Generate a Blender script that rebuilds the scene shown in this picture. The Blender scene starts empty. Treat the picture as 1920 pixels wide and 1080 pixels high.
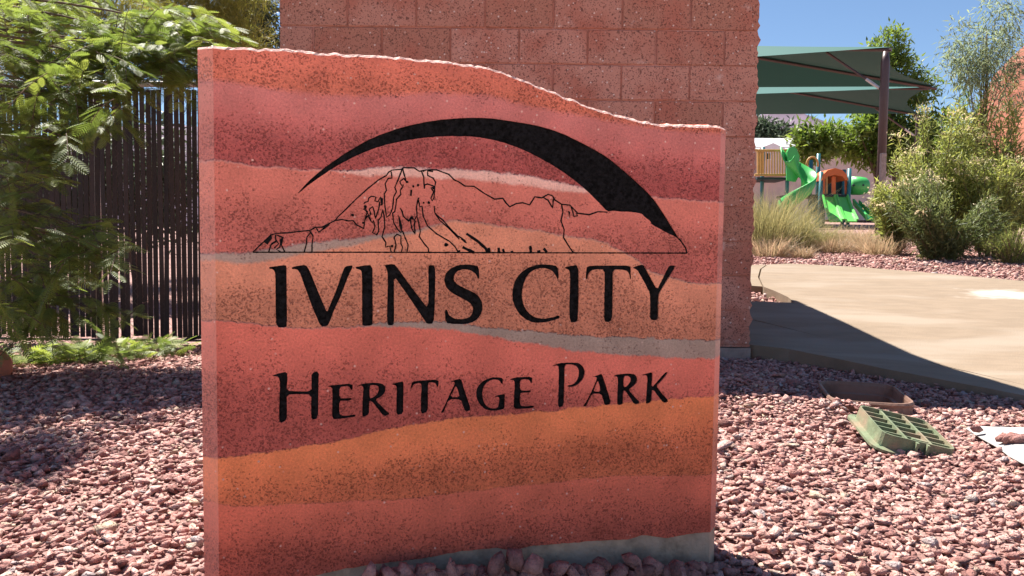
import bpy, bmesh, math, random
import numpy as np
from mathutils import Matrix, Vector, noise as mnoise
from math import radians as R, sin, cos, pi

rng = np.random.default_rng(7)
random.seed(7)
S = bpy.context.scene
C = S.collection

# ------------------------------------------------------------------ camera, sky, sun, exposure
FPX, PITCH, ROLL, CAMZ = 1450.0, R(3.36), R(0.61), 0.67
cd = bpy.data.cameras.new('camera'); cam = bpy.data.objects.new('camera', cd); C.objects.link(cam)
cd.sensor_width = 36; cd.lens = 36*FPX/1920; cd.clip_start = .05; cd.clip_end = 6000
RM = Matrix.Rotation(pi/2-PITCH, 4, 'X') @ Matrix.Rotation(ROLL, 4, 'Z')
cam.matrix_world = Matrix.Translation((0, 0, CAMZ)) @ RM
S.camera = cam

SUN_EL, SUN_AZ = R(59), math.atan2(-.335, .5)      # azimuth from +Y, clockwise
w = bpy.data.worlds.new('World'); S.world = w; w.use_nodes = True
wn = w.node_tree.nodes; wl = w.node_tree.links
sky = wn.new('ShaderNodeTexSky'); sky.sky_type = 'NISHITA'; sky.sun_disc = False
sky.sun_elevation = SUN_EL; sky.sun_rotation = SUN_AZ
sky.air_density = 1.0; sky.dust_density = .05; sky.ozone_density = 3.6; sky.altitude = 1000
wn['Background'].inputs['Strength'].default_value = .052
wl.new(sky.outputs[0], wn['Background'].inputs['Color'])
sl = bpy.data.lights.new('sun', 'SUN'); sl.energy = 5.0; sl.angle = R(.55); sl.color = (1, .94, .85)
so = bpy.data.objects.new('sun', sl); C.objects.link(so)
sd = Vector((sin(SUN_AZ)*cos(SUN_EL), cos(SUN_AZ)*cos(SUN_EL), sin(SUN_EL)))
so.rotation_euler = sd.to_track_quat('Z', 'Y').to_euler(); so.location = sd*30
S.view_settings.view_transform = 'Standard'; S.view_settings.look = 'None'
S.view_settings.gamma = 1; S.view_settings.exposure = 1.48

# ------------------------------------------------------------------ projection helpers (photograph pixel -> place)
R3 = np.array(RM.to_3x3()); CAM = np.array((0, 0, CAMZ))
def ray(px, py):
    return R3 @ np.array(((px-960)/FPX, -(py-540)/FPX, -1.0))
def at_y(px, py, Y):                       # point of that ray at distance Y in front
    d = ray(px, py); return CAM + d*(Y/d[1])
def at_z(px, py, Z=0.0):
    d = ray(px, py); return CAM + d*((Z-CAMZ)/d[2])
def sstep(a, b, x):
    t = np.clip((x-a)/(b-a), 0, 1); return t*t*(3-2*t)
def ground_h(x, y):
    x = np.asarray(x, float); y = np.asarray(y, float)
    base = np.interp(y, [-50, 4.6, 8.9, 30, 60, 400, 3000], [0, 0, .45, 1.62, 2.2, 4, 5])
    left = np.interp(y, [-50, 4.2, 5.0, 5.6, 9, 60, 400, 3000], [0, 0, -.06, -.10, .05, 1.6, 4, 5])
    k = sstep(-1.0, 1.0, x)
    mound = .05*np.exp(-((x-1.30)/.16)**2-((y-2.98)/.13)**2)+.06*np.exp(-((x-.95)/.36)**2-((y-3.42)/.45)**2)
    return left*(1-k)+base*k+mound
def at_g(px, py, off=0.0):
    d = ray(px, py); t = .5
    while t < 400:
        p = CAM+d*t
        if p[2] <= float(ground_h(p[0], p[1]))+(float(off(p[0], p[1])) if callable(off) else off): break
        t *= 1.004
    return p

# ------------------------------------------------------------------ materials
def nt(name):
    m = bpy.data.materials.new(name); m.use_nodes = True
    return m, m.node_tree.nodes, m.node_tree.links, m.node_tree.nodes['Principled BSDF']
def N(nodes, typ, **kw):
    n = nodes.new(typ)
    for k, v in kw.items():
        if k.startswith('i_'): n.inputs[k[2:].replace('_', ' ')].default_value = v
        else: setattr(n, k, v)
    return n
def mixc(nodes, links, fac, a, b, blend='MIX'):
    n = nodes.new('ShaderNodeMix'); n.data_type = 'RGBA'; n.blend_type = blend
    for sock, v in ((n.inputs[0], fac), (n.inputs[6], a), (n.inputs[7], b)):
        if isinstance(v, bpy.types.NodeSocket): links.new(v, sock)
        elif isinstance(v, (int, float)): sock.default_value = v
        else: sock.default_value = (*v, 1) if len(v) == 3 else v
    return n.outputs[2]
def mth(nodes, links, op, a, b=None, c=None, clamp=False):
    n = nodes.new('ShaderNodeMath'); n.operation = op; n.use_clamp = clamp
    for i, v in enumerate((a, b, c)):
        if v is None: continue
        if isinstance(v, bpy.types.NodeSocket): links.new(v, n.inputs[i])
        else: n.inputs[i].default_value = v
    return n.outputs[0]
def rmap(nodes, links, v, a, b, c=0, d=1):
    n = nodes.new('ShaderNodeMapRange'); n.interpolation_type = 'SMOOTHSTEP'
    for i, x in enumerate((v, a, b, c, d)):
        if isinstance(x, bpy.types.NodeSocket): links.new(x, n.inputs[i])
        else: n.inputs[i].default_value = x
    return n.outputs[0]
def mat(name, col, rough=.8, var=.18, scale=8, bump=0, bscale=60, col2=None, tint=0, spec=.3, transl=0, rnd=0, metal=0, world=True, c2scale=None, coat=0):
    """plain painted / natural surface: colour with soft noise, optional per-piece tint, fine relief"""
    m, n, l, p = nt(name)
    tc = n.new('ShaderNodeNewGeometry').outputs['Position'] if world else n.new('ShaderNodeTexCoord').outputs['Object']
    nz = N(n, 'ShaderNodeTexNoise', i_Scale=scale, i_Detail=4.0, i_Roughness=.6); l.new(tc, nz.inputs['Vector'])
    lo = tuple(c*(1-var) for c in col); hi = tuple(min(1, c*(1+var)) for c in col)
    f = rmap(n, l, nz.outputs[0], .3, .7)
    c = mixc(n, l, f, lo, hi)
    if col2:
        nz2 = N(n, 'ShaderNodeTexNoise', i_Scale=c2scale or scale*.35, i_Detail=3.0); l.new(tc, nz2.inputs['Vector'])
        c = mixc(n, l, rmap(n, l, nz2.outputs[0], .45, .68), c, col2)
    if tint:
        a = N(n, 'ShaderNodeAttribute', attribute_name='tint')
        v = rmap(n, l, a.outputs['Fac'], 0, 1, 1-tint, 1+tint)
        hv = N(n, 'ShaderNodeHueSaturation'); l.new(c, hv.inputs['Color']); l.new(v, hv.inputs['Value'])
        hh = rmap(n, l, a.outputs['Fac'], 0, 1, .515, .485); l.new(hh, hv.inputs['Hue'])
        c = hv.outputs[0]
    if rnd:
        oi = n.new('ShaderNodeObjectInfo')
        v = rmap(n, l, oi.outputs['Random'], 0, 1, 1-rnd, 1+rnd)
        hv = N(n, 'ShaderNodeHueSaturation'); l.new(c, hv.inputs['Color']); l.new(v, hv.inputs['Value']); c = hv.outputs[0]
    l.new(c, p.inputs['Base Color'])
    p.inputs['Roughness'].default_value = rough; p.inputs['Specular IOR Level'].default_value = spec
    p.inputs['Metallic'].default_value = metal
    if coat: p.inputs['Coat Weight'].default_value = coat
    if bump:
        bn = N(n, 'ShaderNodeTexNoise', i_Scale=bscale, i_Detail=5.0); l.new(tc, bn.inputs['Vector'])
        b = N(n, 'ShaderNodeBump', i_Strength=1.0, i_Distance=bump); l.new(bn.outputs[0], b.inputs['Height']); l.new(b.outputs[0], p.inputs['Normal'])
    if transl:
        t = n.new('ShaderNodeBsdfTranslucent')
        hv = N(n, 'ShaderNodeHueSaturation', i_Saturation=1.12, i_Value=1.3); l.new(c, hv.inputs['Color']); l.new(hv.outputs[0], t.inputs['Color'])
        ms = n.new('ShaderNodeMixShader'); ms.inputs[0].default_value = transl
        l.new(p.outputs[0], ms.inputs[1]); l.new(t.outputs[0], ms.inputs[2]); l.new(ms.outputs[0], n['Material Output'].inputs[0])
    return m

# ------------------------------------------------------------------ object helpers
OFF = {}
def tag(o, label=None, cat=None, group=None, kind=None):
    if label: o['label'] = label
    if cat: o['category'] = cat
    if group: o['group'] = group
    if kind: o['kind'] = kind
    return o
def empty(name, loc=(0, 0, 0), label=None, cat=None, group=None, rz=0):
    o = bpy.data.objects.new(name, None); C.objects.link(o); o.location = loc; o.rotation_euler[2] = rz
    o.empty_display_size = .1
    OFF[o] = np.array(loc, float); return tag(o, label, cat, group)
def build_mesh(name, V, F, m, smooth=False, tint=None):
    me = bpy.data.meshes.new(name); V = np.asarray(V, np.float32)
    if isinstance(F, np.ndarray):
        n, k = F.shape
        me.vertices.add(len(V)); me.vertices.foreach_set('co', V.ravel())
        me.loops.add(n*k); me.loops.foreach_set('vertex_index', F.astype(np.int32).ravel())
        me.polygons.add(n); me.polygons.foreach_set('loop_start', np.arange(0, n*k, k, dtype=np.int32))
        me.update(calc_edges=True)
    else:
        me.from_pydata(V.tolist(), [], F)
    if smooth: me.polygons.foreach_set('use_smooth', np.ones(len(me.polygons), bool))
    if tint is not None:
        a = me.attributes.new('tint', 'FLOAT', 'FACE'); a.data.foreach_set('value', np.asarray(tint, np.float32))
    if m: me.materials.append(m)
    me.update(); return me
def obj(name, V, F, m, parent=None, smooth=False, tint=None, local=False):
    V = np.asarray(V, float)
    off = OFF.get(parent, np.zeros(3)) if parent is not None else np.zeros(3)
    me = build_mesh(name, V if local else V-off, F, m, smooth, tint)
    o = bpy.data.objects.new(name, me); C.objects.link(o)
    if parent is not None: o.parent = parent
    OFF[o] = off; return o
def join(*parts):
    Vs, Fs, k = [], [], 0
    for V, F in parts:
        Vs.append(np.asarray(V, float)); Fs += [tuple(i+k for i in f) for f in F]; k += len(V)
    return np.concatenate(Vs), Fs
def box(cx, cy, cz, sx, sy, sz, rz=0, bev=0):
    x, y, z = sx/2, sy/2, sz/2
    if bev:
        b = bev; V = []
        for sz_, zz in ((-1, z),(1, z)):
            pass
        L = []
        for (zz, ins) in ((-z, b), (-z+b, 0), (z-b, 0), (z, b)):
            a, c = x-ins, y-ins
            L.append([(-a+b*(ins == 0), -c, zz), (a-b*(ins == 0), -c, zz), (a, -c+b*(ins == 0), zz), (a, c-b*(ins == 0), zz), (a-b*(ins == 0), c, zz), (-a+b*(ins == 0), c, zz), (-a, c-b*(ins == 0), zz), (-a, -c+b*(ins == 0), zz)])
        V = np.array(sum(L, [])); F = [tuple(range(7, -1, -1)), tuple(range(24, 32))]
        for k in range(3):
            for i in range(8):
                j = (i+1) % 8; F.append((k*8+i, k*8+j, k*8+8+j, k*8+8+i))
    else:
        V = np.array([(a, b, c) for c in (-z, z) for b in (-y, y) for a in (-x, x)])
        F = [(0, 2, 3, 1), (4, 5, 7, 6), (0, 1, 5, 4), (1, 3, 7, 5), (3, 2, 6, 7), (2, 0, 4, 6)]
    if rz:
        c, s = cos(rz), sin(rz); V = V @ np.array(((c, s, 0), (-s, c, 0), (0, 0, 1)))
    return V+np.array((cx, cy, cz)), F
def tube(pts, rad, n=6, cap=True):
    P = np.asarray(pts, float); k = len(P)
    r = np.full(k, rad) if np.isscalar(rad) else np.asarray(rad, float)
    T = np.gradient(P, axis=0); T /= np.linalg.norm(T, axis=1)[:, None]+1e-9
    up = np.array((0, 0, 1.)) if abs(T[0][2]) < .9 else np.array((1., 0, 0))
    V = []; A = np.cross(T[0], up); A /= np.linalg.norm(A)
    for i in range(k):
        A = A-T[i]*A.dot(T[i]); A /= np.linalg.norm(A)+1e-9; B = np.cross(T[i], A)
        for j in range(n):
            a = 2*pi*j/n; V.append(P[i]+r[i]*(cos(a)*A+sin(a)*B))
    F = []
    for i in range(k-1):
        for j in range(n):
            j2 = (j+1) % n; F.append((i*n+j, i*n+j2, (i+1)*n+j2, (i+1)*n+j))
    if cap: F += [tuple(range(n-1, -1, -1)), tuple(range((k-1)*n, k*n))]
    return np.array(V), F
def bez(a, b, c, n=8):
    t = np.linspace(0, 1, n)[:, None]; a, b, c = map(np.asarray, (a, b, c))
    return (1-t)**2*a+2*t*(1-t)*b+t*t*c
def unit(v): return v/(np.linalg.norm(v, axis=-1, keepdims=True)+1e-9)
def frames(D, Nn):
    x = unit(D); y = unit(np.cross(Nn, x)); z = np.cross(x, y)
    return np.stack((x, y, z), axis=2)
def cloud(tV, tT, pos, Rm, sc):
    """copies of one small template (leaf, rock...) as one vertex/triangle soup"""
    n = len(pos); sc = np.asarray(sc, float)
    sc = sc[:, None] if sc.ndim == 1 else sc
    V = np.einsum('nij,nkj->nki', Rm, tV[None]*sc[:, None, :])+pos[:, None, :]
    T = tT[None]+(np.arange(n)*len(tV))[:, None, None]
    return V.reshape(-1, 3), T.reshape(-1, tT.shape[1])
def cat_soup(*ss):
    V, T, k = [], [], 0
    for v, t in ss: V.append(v); T.append(t+k); k += len(v)
    return np.concatenate(V), np.concatenate(T)
def rdir(n): return unit(rng.normal(size=(n, 3)))

# ================================================================== SETTING
# ---- ground sheet (hole for the valve box)
VB_C, VB_RZ, VB_W, VB_L = np.array((1.49, 3.24)), R(-15), .30, .46
M_ground = mat('gravel_ground', (.30, .17, .15), .95, .35, 30, .012, 90, (.36, .225, .20), c2scale=2.5)
xs = np.concatenate(([-3000, -800, -250, -90, -40, -20, -12], np.arange(-8, 8.01, .5), np.arange(9, 16), [20, 26, 40, 90, 250, 800, 3000]))
ys = np.concatenate(([-900, -250, -60, -20, -8, -3], np.arange(-1, 9.6, .35), np.arange(10, 32, 1.5), [36, 45, 60, 90, 160, 400, 1000, 3500]))
X, Y = np.meshgrid(xs, ys); Z = ground_h(X, Y)
V = np.stack((X, Y, Z), -1).reshape(-1, 3); nx = len(xs)
F = [(j*nx+i, j*nx+i+1, (j+1)*nx+i+1, (j+1)*nx+i) for j in range(len(ys)-1) for i in range(nx-1)]
ground = tag(obj('ground', V, F, M_ground, smooth=True), kind='structure')
bm = bmesh.new(); bm.from_mesh(ground.data)
ca, sa = cos(VB_RZ), sin(VB_RZ); ax, ay = np.array((ca, sa)), np.array((-sa, ca))
for d, h in ((ax, VB_W/2), (-ax, VB_W/2), (ay, VB_L/2), (-ay, VB_L/2)):
    near = [f for f in bm.faces if (f.calc_center_median().xy-Vector(VB_C)).length < 1.2]
    geom = list({v for f in near for v in f.verts})+list({e for f in near for e in f.edges})+near
    bmesh.ops.bisect_plane(bm, geom=geom, plane_co=(*(VB_C+d*h), 0), plane_no=(*d, 0))
def in_box(x, y, grow=0):
    q = np.stack((np.asarray(x)-VB_C[0], np.asarray(y)-VB_C[1]), -1)
    return (np.abs(q@ax) < VB_W/2+grow) & (np.abs(q@ay) < VB_L/2+grow)
bmesh.ops.delete(bm, geom=[f for f in bm.faces if in_box(*f.calc_center_median().xy, -.005)], context='FACES')
bm.to_mesh(ground.data); bm.free()

# ---- concrete path on the right, two slabs with a joint
M_conc = mat('path_concrete', (.225, .168, .118), .88, .08, 9, .004, 120, (.275, .22, .168), c2scale=2.2)
_n, _l = M_conc.node_tree.nodes, M_conc.node_tree.links
for _t in [q for q in _n if q.type == 'TEX_NOISE'][:2]:      # broom streaks run along the path
    _m = _n.new('ShaderNodeMapping'); _m.inputs['Scale'].default_value = (.45, 1.2, 1)
    _l.new(_t.inputs['Vector'].links[0].from_socket, _m.inputs['Vector']); _l.new(_m.outputs[0], _t.inputs['Vector'])
def path_rise(x, y): return .085-.05*sstep(1.4, 2.3, x)*(1-sstep(3.8, 5.2, y))
def slab(name, pix, th=.24, rise=path_rise):
    P = [at_g(px, py, rise)[:2] if isinstance(px, (int, float)) and py is not None else px for px, py in pix]
    bm = bmesh.new(); f = bm.faces.new([bm.verts.new((*p, 0)) for p in P])
    if f.normal.z < 0: f.normal_flip()
    for yy in np.arange(2.0, 10, .4):
        bmesh.ops.bisect_plane(bm, geom=bm.verts[:]+bm.edges[:]+bm.faces[:], plane_co=(0, yy, 0), plane_no=(0, 1, 0))
    bmesh.ops.recalc_face_normals(bm, faces=bm.faces)
    if sum(f.normal.z for f in bm.faces) < 0: bmesh.ops.reverse_faces(bm, faces=bm.faces)
    ex = bmesh.ops.extrude_face_region(bm, geom=bm.faces[:])
    top = [v for v in ex['geom'] if isinstance(v, bmesh.types.BMVert)]
    ts = set(top)
    for v in bm.verts:
        h = float(ground_h(v.co.x, v.co.y))+float(rise(v.co.x, v.co.y) if callable(rise) else rise)
        v.co.z = h if v in ts else h-th
    bmesh.ops.recalc_face_normals(bm, faces=bm.faces)
    me = bpy.data.meshes.new(name); bm.to_mesh(me); bm.free(); me.materials.append(M_conc)
    o = bpy.data.objects.new(name, me); C.objects.link(o)
    return tag(o, kind='structure')
PATH_PIX = [(1350, 640), (1405, 646), (1480, 655), (1560, 671), (1660, 692), (1760, 711), (1850, 728), (1960, 750), (2150, 792), (2500, 860),
            (2500, 600), (2150, 552), (1920, 527), (1800, 517), (1700, 508), (1600, 500), (1520, 496), (1480, 494.5), (1440, 496),
            (1428, 505), (1424, 520), (1432, 538), (1455, 547), (1478, 558), (1490, 568), (1440, 566), (1330, 563)]
JOINT = [(1340, 585), (1410, 600), (1540, 632), (1684, 666), (1814, 697), (1960, 731), (2150, 770), (2500, 835)]
path = slab('concrete_path', PATH_PIX[:10]+[(x, y+.35) for x, y in reversed(JOINT)])
path2 = slab('concrete_path', [(x, y-.35) for x, y in JOINT]+PATH_PIX[10:])
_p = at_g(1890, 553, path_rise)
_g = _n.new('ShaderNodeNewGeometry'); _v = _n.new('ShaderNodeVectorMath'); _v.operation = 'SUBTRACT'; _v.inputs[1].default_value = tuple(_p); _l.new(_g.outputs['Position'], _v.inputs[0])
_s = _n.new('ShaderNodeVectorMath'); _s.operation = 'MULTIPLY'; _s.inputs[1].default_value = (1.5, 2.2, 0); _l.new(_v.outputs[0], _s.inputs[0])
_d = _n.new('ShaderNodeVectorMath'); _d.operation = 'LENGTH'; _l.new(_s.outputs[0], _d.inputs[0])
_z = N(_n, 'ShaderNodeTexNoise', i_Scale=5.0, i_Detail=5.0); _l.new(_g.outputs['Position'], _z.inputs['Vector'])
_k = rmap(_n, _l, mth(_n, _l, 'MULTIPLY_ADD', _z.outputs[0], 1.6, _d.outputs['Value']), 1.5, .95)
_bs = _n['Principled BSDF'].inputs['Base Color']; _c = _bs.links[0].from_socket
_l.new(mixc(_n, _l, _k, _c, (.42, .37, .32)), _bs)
walk = slab('walkway', [(1437, 496.5), (1300, 498), (1180, 500), (1180, 534), (1300, 534), (1400, 535.5), (1429, 537.5), (1421, 520), (1425, 505)], rise=.07)
path_xy = np.array([(v.co.x, v.co.y) for v in path.data.vertices])
PATH_POLY = np.array([at_g(px, py, path_rise)[:2] for px, py in PATH_PIX])
WALK_POLY = np.array([at_g(px, py, .07)[:2] for px, py in [(1437, 496.5), (1300, 498), (1180, 500), (1180, 534), (1300, 534), (1400, 535.5), (1429, 537.5)]])
def in_poly(x, y, poly):
    x = np.asarray(x); y = np.asarray(y); r = np.zeros(x.shape, bool); j = len(poly)-1
    for i in range(len(poly)):
        xi, yi = poly[i]; xj, yj = poly[j]
        r ^= ((yi > y) != (yj > y)) & (x < (xj-xi)*(y-yi)/(yj-yi+1e-12)+xi); j = i
    return r

# ---- unseen pale slab added behind the camera to bounce sunlight onto the sign
tag(obj('bounce_slab', *box(0, -1.35, -.045, 40, 3.4, .12), mat('bounce_slab_concrete', (.55, .47, .38), .9, .1, 3, .003, 90)), kind='structure')
# ---- far hills
def hill(name, cols, m, Y, depth, rough, base=-20, label=None, cat=None):
    nxh, nyh = 70, 14; V = []
    tops = np.interp(np.linspace(cols[0][0], cols[-1][0], nxh), [c[0] for c in cols], [c[1] for c in cols])
    pxs = np.linspace(cols[0][0], cols[-1][0], nxh)
    for j in range(nyh):
        t = j/(nyh-1); prof = 1-abs(t*2-1)**1.7 if True else 0
        for i in range(nxh):
            p = at_y(pxs[i], tops[i], Y); y = Y+(t-.5)*depth
            hz = base+(p[2]-base)*prof
            nn = mnoise.fractal(Vector((p[0], y, 0))/rough, 1, 2, 5)
            V.append((p[0], y, hz+nn*(p[2]-base)*.10*prof))
    F = [(j*nxh+i, j*nxh+i+1, (j+1)*nxh+i+1, (j+1)*nxh+i) for j in range(nyh-1) for i in range(nxh-1)]
    return tag(obj(name, V, F, m), kind='structure')
hill('mountain', [(-1200, 300), (-300, 250), (300, 240), (900, 235), (1300, 226), (1420, 222), (1460, 219), (1500, 224), (1700, 250), (2600, 300)],
     mat('hazed_rock', (.17, .125, .17), .95, .25, .004), 2200, 900, 300)  # mauve colour holds the distance haze, no air volume is built
hill('red_hill', [(1862, 300), (1878, 225), (1893, 150), (1910, 115), (1942, 84), (2000, 60), (2150, 40), (2500, 90), (3000, 300)],
     mat('red_cliff', (.33, .125, .08), .95, .35, .12, .3, .8, (.22, .15, .085), c2scale=.06), 110, 50, 12, -3)

# ================================================================== BLOCK WALL ENCLOSURE
WY = 4.50; TOPZ = 2.78
wr = at_y(1424, 60, WY)[0]; wl_ = at_y(523, 60, WY)[0]
BW = (wr-wl_)/7.0; BH = .2005; NB = 14; Z0 = .07
enc = empty('block_enclosure', ((wl_+wr)/2, WY, 0), 'tall reddish concrete block enclosure standing behind the sign', 'building')
m, n, l, p = nt('block_face')
geo = n.new('ShaderNodeNewGeometry'); tc = geo.outputs['Position']
oi = n.new('ShaderNodeObjectInfo')
base = mixc(n, l, oi.outputs['Random'], (.42, .19, .132), (.54, .27, .205))
big = N(n, 'ShaderNodeTexNoise', i_Scale=4.0, i_Detail=4.0); l.new(tc, big.inputs['Vector'])
base = mixc(n, l, rmap(n, l, big.outputs[0], .42, .7), base, (.44, .165, .115))
def dots(n, l, tc, scale, thr, soft=.04):
    v = N(n, 'ShaderNodeTexVoronoi', i_Scale=scale); l.new(tc, v.inputs['Vector'])
    s_ = n.new('ShaderNodeSeparateColor'); l.new(v.outputs['Color'], s_.inputs[0])
    a = rmap(n, l, mth(n, l, 'SUBTRACT', s_.outputs[0], thr), -soft, soft)
    rad = rmap(n, l, s_.outputs[1], 0, 1, .35, .75)
    return mth(n, l, 'MULTIPLY', a, rmap(n, l, mth(n, l, 'SUBTRACT', rad, v.outputs['Distance']), -.12, .15))
pit = mth(n, l, 'MAXIMUM', dots(n, l, tc, 120, .88), dots(n, l, tc, 210, .84))
base = mixc(n, l, mth(n, l, 'MULTIPLY', pit, .7), base, (.09, .04, .035))
eff = N(n, 'ShaderNodeTexNoise', i_Scale=6.5, i_Detail=5.0, i_Roughness=.65); l.new(tc, eff.inputs['Vector'])
base = mixc(n, l, mth(n, l, 'MULTIPLY', rmap(n, l, eff.outputs[0], .63, .74), .6), base, (.66, .47, .41))
vo = N(n, 'ShaderNodeTexVoronoi', i_Scale=75.0); l.new(tc, vo.inputs['Vector'])
sep = n.new('ShaderNodeSeparateColor'); l.new(vo.outputs['Color'], sep.inputs[0])
lt = mth(n, l, 'MULTIPLY', rmap(n, l, sep.outputs[0], .95, .97), rmap(n, l, vo.outputs['Distance'], .5, .25))
base = mixc(n, l, mth(n, l, 'MULTIPLY', lt, .8), base, (.75, .62, .55))
l.new(base, p.inputs['Base Color']); p.inputs['Roughness'].default_value = .92; p.inputs['Specular IOR Level'].default_value = .2
b = N(n, 'ShaderNodeBump', i_Strength=.8, i_Distance=.004); l.new(mth(n, l, 'SUBTRACT', 1.0, pit), b.inputs['Height']); l.new(b.outputs[0], p.inputs['Normal'])
M_block = m
M_mortar = mat('mortar', (.42, .175, .125), .95, .2, 14, .003, 150, (.52, .25, .20), c2scale=5)
M_foot = mat('footing_concrete', (.33, .25, .215), .92, .2, 12, .004, 100)
ED = 2.85; JT = .0085
wx0, wx1 = wl_, wr
core = join(box((wx0+wx1)/2, WY+.10+.008, (TOPZ+Z0)/2, wx1-wx0-.016, .2, TOPZ-Z0-.01),
            box(wx1-.1-.008, WY+ED/2, (TOPZ+Z0)/2, .2, ED-.5, TOPZ-Z0-.01),
            box(wx0+.1+.008, WY+ED/2, (TOPZ+Z0)/2, .2, ED-.5, TOPZ-Z0-.01),
            box((wx0+wx1)/2, WY+ED-.12, (TOPZ+Z0)/2, wx1-wx0-.016, .2, TOPZ-Z0-.01))
obj('mortar_joints', *core, M_mortar, enc)
obj('footing', *box((wx0+wx1)/2, WY+ED/2, Z0/2-.1, wx1-wx0+.004, ED, Z0+.2-.004), M_foot, enc)
def block_mesh(nm, bw, ragged=0):
    V, F = box(0, 0, 0, bw-JT, .19, BH-JT, bev=.004)
    if not ragged: return build_mesh(nm, V, F, M_block)
    # right end broken rough: a displaced grid
    x, y, z = (bw-JT)/2, .095, (BH-JT)/2; nzg, nyg = 9, 5; G = []
    for j in range(nzg):
        for i in range(nyg):
            e = random.uniform(-.007, .008)+.006*sin(j*1.1+ragged)
            edge = (j in (0, nzg-1))
            G.append((x+(e if not edge else -.006), -y+2*y*i/(nyg-1), -z+2*z*j/(nzg-1)))
    A = np.array([(-x, -y, -z), (-x, y, -z), (-x, -y, z), (-x, y, z)]); V = np.concatenate((A, G)); F = []
    g = lambda j, i: 4+j*nyg+i
    for j in range(nzg-1):
        for i in range(nyg-1): F.append((g(j, i), g(j, i+1), g(j+1, i+1), g(j+1, i)))
    F.append(tuple([0, *[g(j, 0) for j in range(nzg)], 2])); F.append(tuple([3, *[g(j, nyg-1) for j in range(nzg-1, -1, -1)], 1]))
    F.append(tuple([2, *[g(nzg-1, i) for i in range(nyg)], 3])); F.append(tuple([1, *[g(0, i) for i in range(nyg-1, -1, -1)], 0])); F.append((0, 2, 3, 1))
    return build_mesh(nm, V, F, M_block)
FULL = block_mesh('block', BW); HALF = block_mesh('block', BW/2)
RAG = [block_mesh('block', BW, k+1) for k in range(4)]; RAGH = [block_mesh('block', BW/2, k+1) for k in range(4)]
def put_block(me, x, y, z, rz=0):
    o = bpy.data.objects.new('block', me); C.objects.link(o); o.parent = enc
    o.location = Vector((x, y, z))-Vector(OFF[enc]); o.rotation_euler[2] = rz
# courses counted so that a joint falls where the photograph has it (y=50 at x~900)
zj = at_y(900, 52, WY)[2]
courses = np.arange(-13, 4)*BH+zj
for k, zb in enumerate(courses):
    if zb < Z0-.01 or zb+BH > TOPZ+.02: continue
    zc = zb+BH/2
    kk = k+13-13
    off = (k-13) % 2 == 0            # the course above the joint: whole blocks from the left end
    xs_ = [(i+.5)*BW for i in range(7)] if off else [BW/4]+[BW/2+(i+.5)*BW for i in range(6)]+[7*BW-BW/4]
    for i, xx in enumerate(xs_):
        half = (not off) and i in (0, len(xs_)-1); last = i == len(xs_)-1
        me = (RAGH if half else RAG)[k % 4] if last else (HALF if half else FULL)
        put_block(me, wx0+xx, WY+.095, zc+random.uniform(-.0012, .0012))
    for i in range(8):
        yy = WY+.2+BW*(i+.5)+(0 if off else -0)+.01
        if yy+BW/2 < WY+ED-.02: put_block(RAG[(i+k) % 4] if False else FULL, wx1-.095, yy, zc, pi/2)
zs_low = courses[courses >= Z0-.01][0]
cap = join(box((wx0+wx1)/2, WY+.105, (Z0+zs_low)/2, wx1-wx0-.006, .2, max(.01, zs_low-Z0-.006)))
obj('cut_block_course', *cap, M_block, enc)

# ================================================================== MONUMENT SIGN
TH = R(15.5); su = np.array((cos(TH), sin(TH), 0)); sn = np.array((-sin(TH), cos(TH), 0))
corner = at_z(1331, 1066, 0.0)                      # right foot of the front face
D0 = corner@sn
def sgn(px, py):                                    # photograph pixel -> (s, z) on the sign's front plane
    d = ray(px, py); t = (D0-CAM@sn)/(d@sn); q = CAM+d*t
    return np.array((q@su, q[2]))
s_right = sgn(1345, 500)[0]; s_left = sgn(404, 500)[0]   # flat front between the chamfers
CH = .027; TK = .20
org = su*(s_left-CH)+sn*D0
W_S = s_right-s_left+2*CH
def sp(px, py):
    a = sgn(px, py); return np.array((a[0]-(s_left-CH), a[1]))
sign = empty('park_sign', org, 'red layered rammed-earth monument sign with black crescent emblem and lettering', 'sign', rz=TH)
OFF[sign] = np.zeros(3)
XL, XR = CH, W_S-CH
def curve_on_sign(pts, xs):
    q = np.array([sp(*p) for p in pts]); q = q[np.argsort(q[:, 0])]
    return np.interp(xs, q[:, 0], q[:, 1])
# strata boundaries read off the photograph, top to bottom
B = {}
B['1'] = [(400, 150), (500, 165), (600, 177), (700, 180), (800, 175), (900, 178), (980, 197), (1050, 209), (1150, 228), (1345, 250)]
B['2'] = [(400, 300), (450, 308), (560, 318), (640, 319), (750, 313), (900, 320), (1000, 331), (1080, 348), (1130, 357), (1230, 370), (1345, 378)]
B['2b'] = [(400, 300), (450, 308), (560, 318), (620, 320), (650, 325), (700, 329), (800, 333), (900, 338), (1000, 350), (1080, 361), (1130, 362), (1230, 370), (1345, 378)]
B['g1'] = [(400, 475), (460, 474), (540, 461), (600, 452), (680, 445), (760, 434), (820, 422), (860, 414), (950, 425), (1050, 440), (1130, 455), (1190, 485), (1220, 508), (1260, 521), (1345, 532)]
B['g1b'] = [(400, 490), (460, 494), (560, 478), (620, 467), (700, 452), (760, 441), (820, 424), (860, 415), (950, 426), (1050, 441), (1130, 456), (1190, 486), (1220, 509), (1260, 522), (1345, 533)]
B['g2'] = [(400, 602), (500, 611), (600, 615), (680, 611), (740, 603), (850, 605), (900, 612), (1000, 622), (1100, 630), (1200, 633), (1345, 638)]
B['g2b'] = [(400, 602), (500, 611), (600, 615), (680, 613), (740, 612), (850, 620), (900, 627), (1000, 645), (1100, 660), (1200, 668), (1345, 672)]
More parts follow.
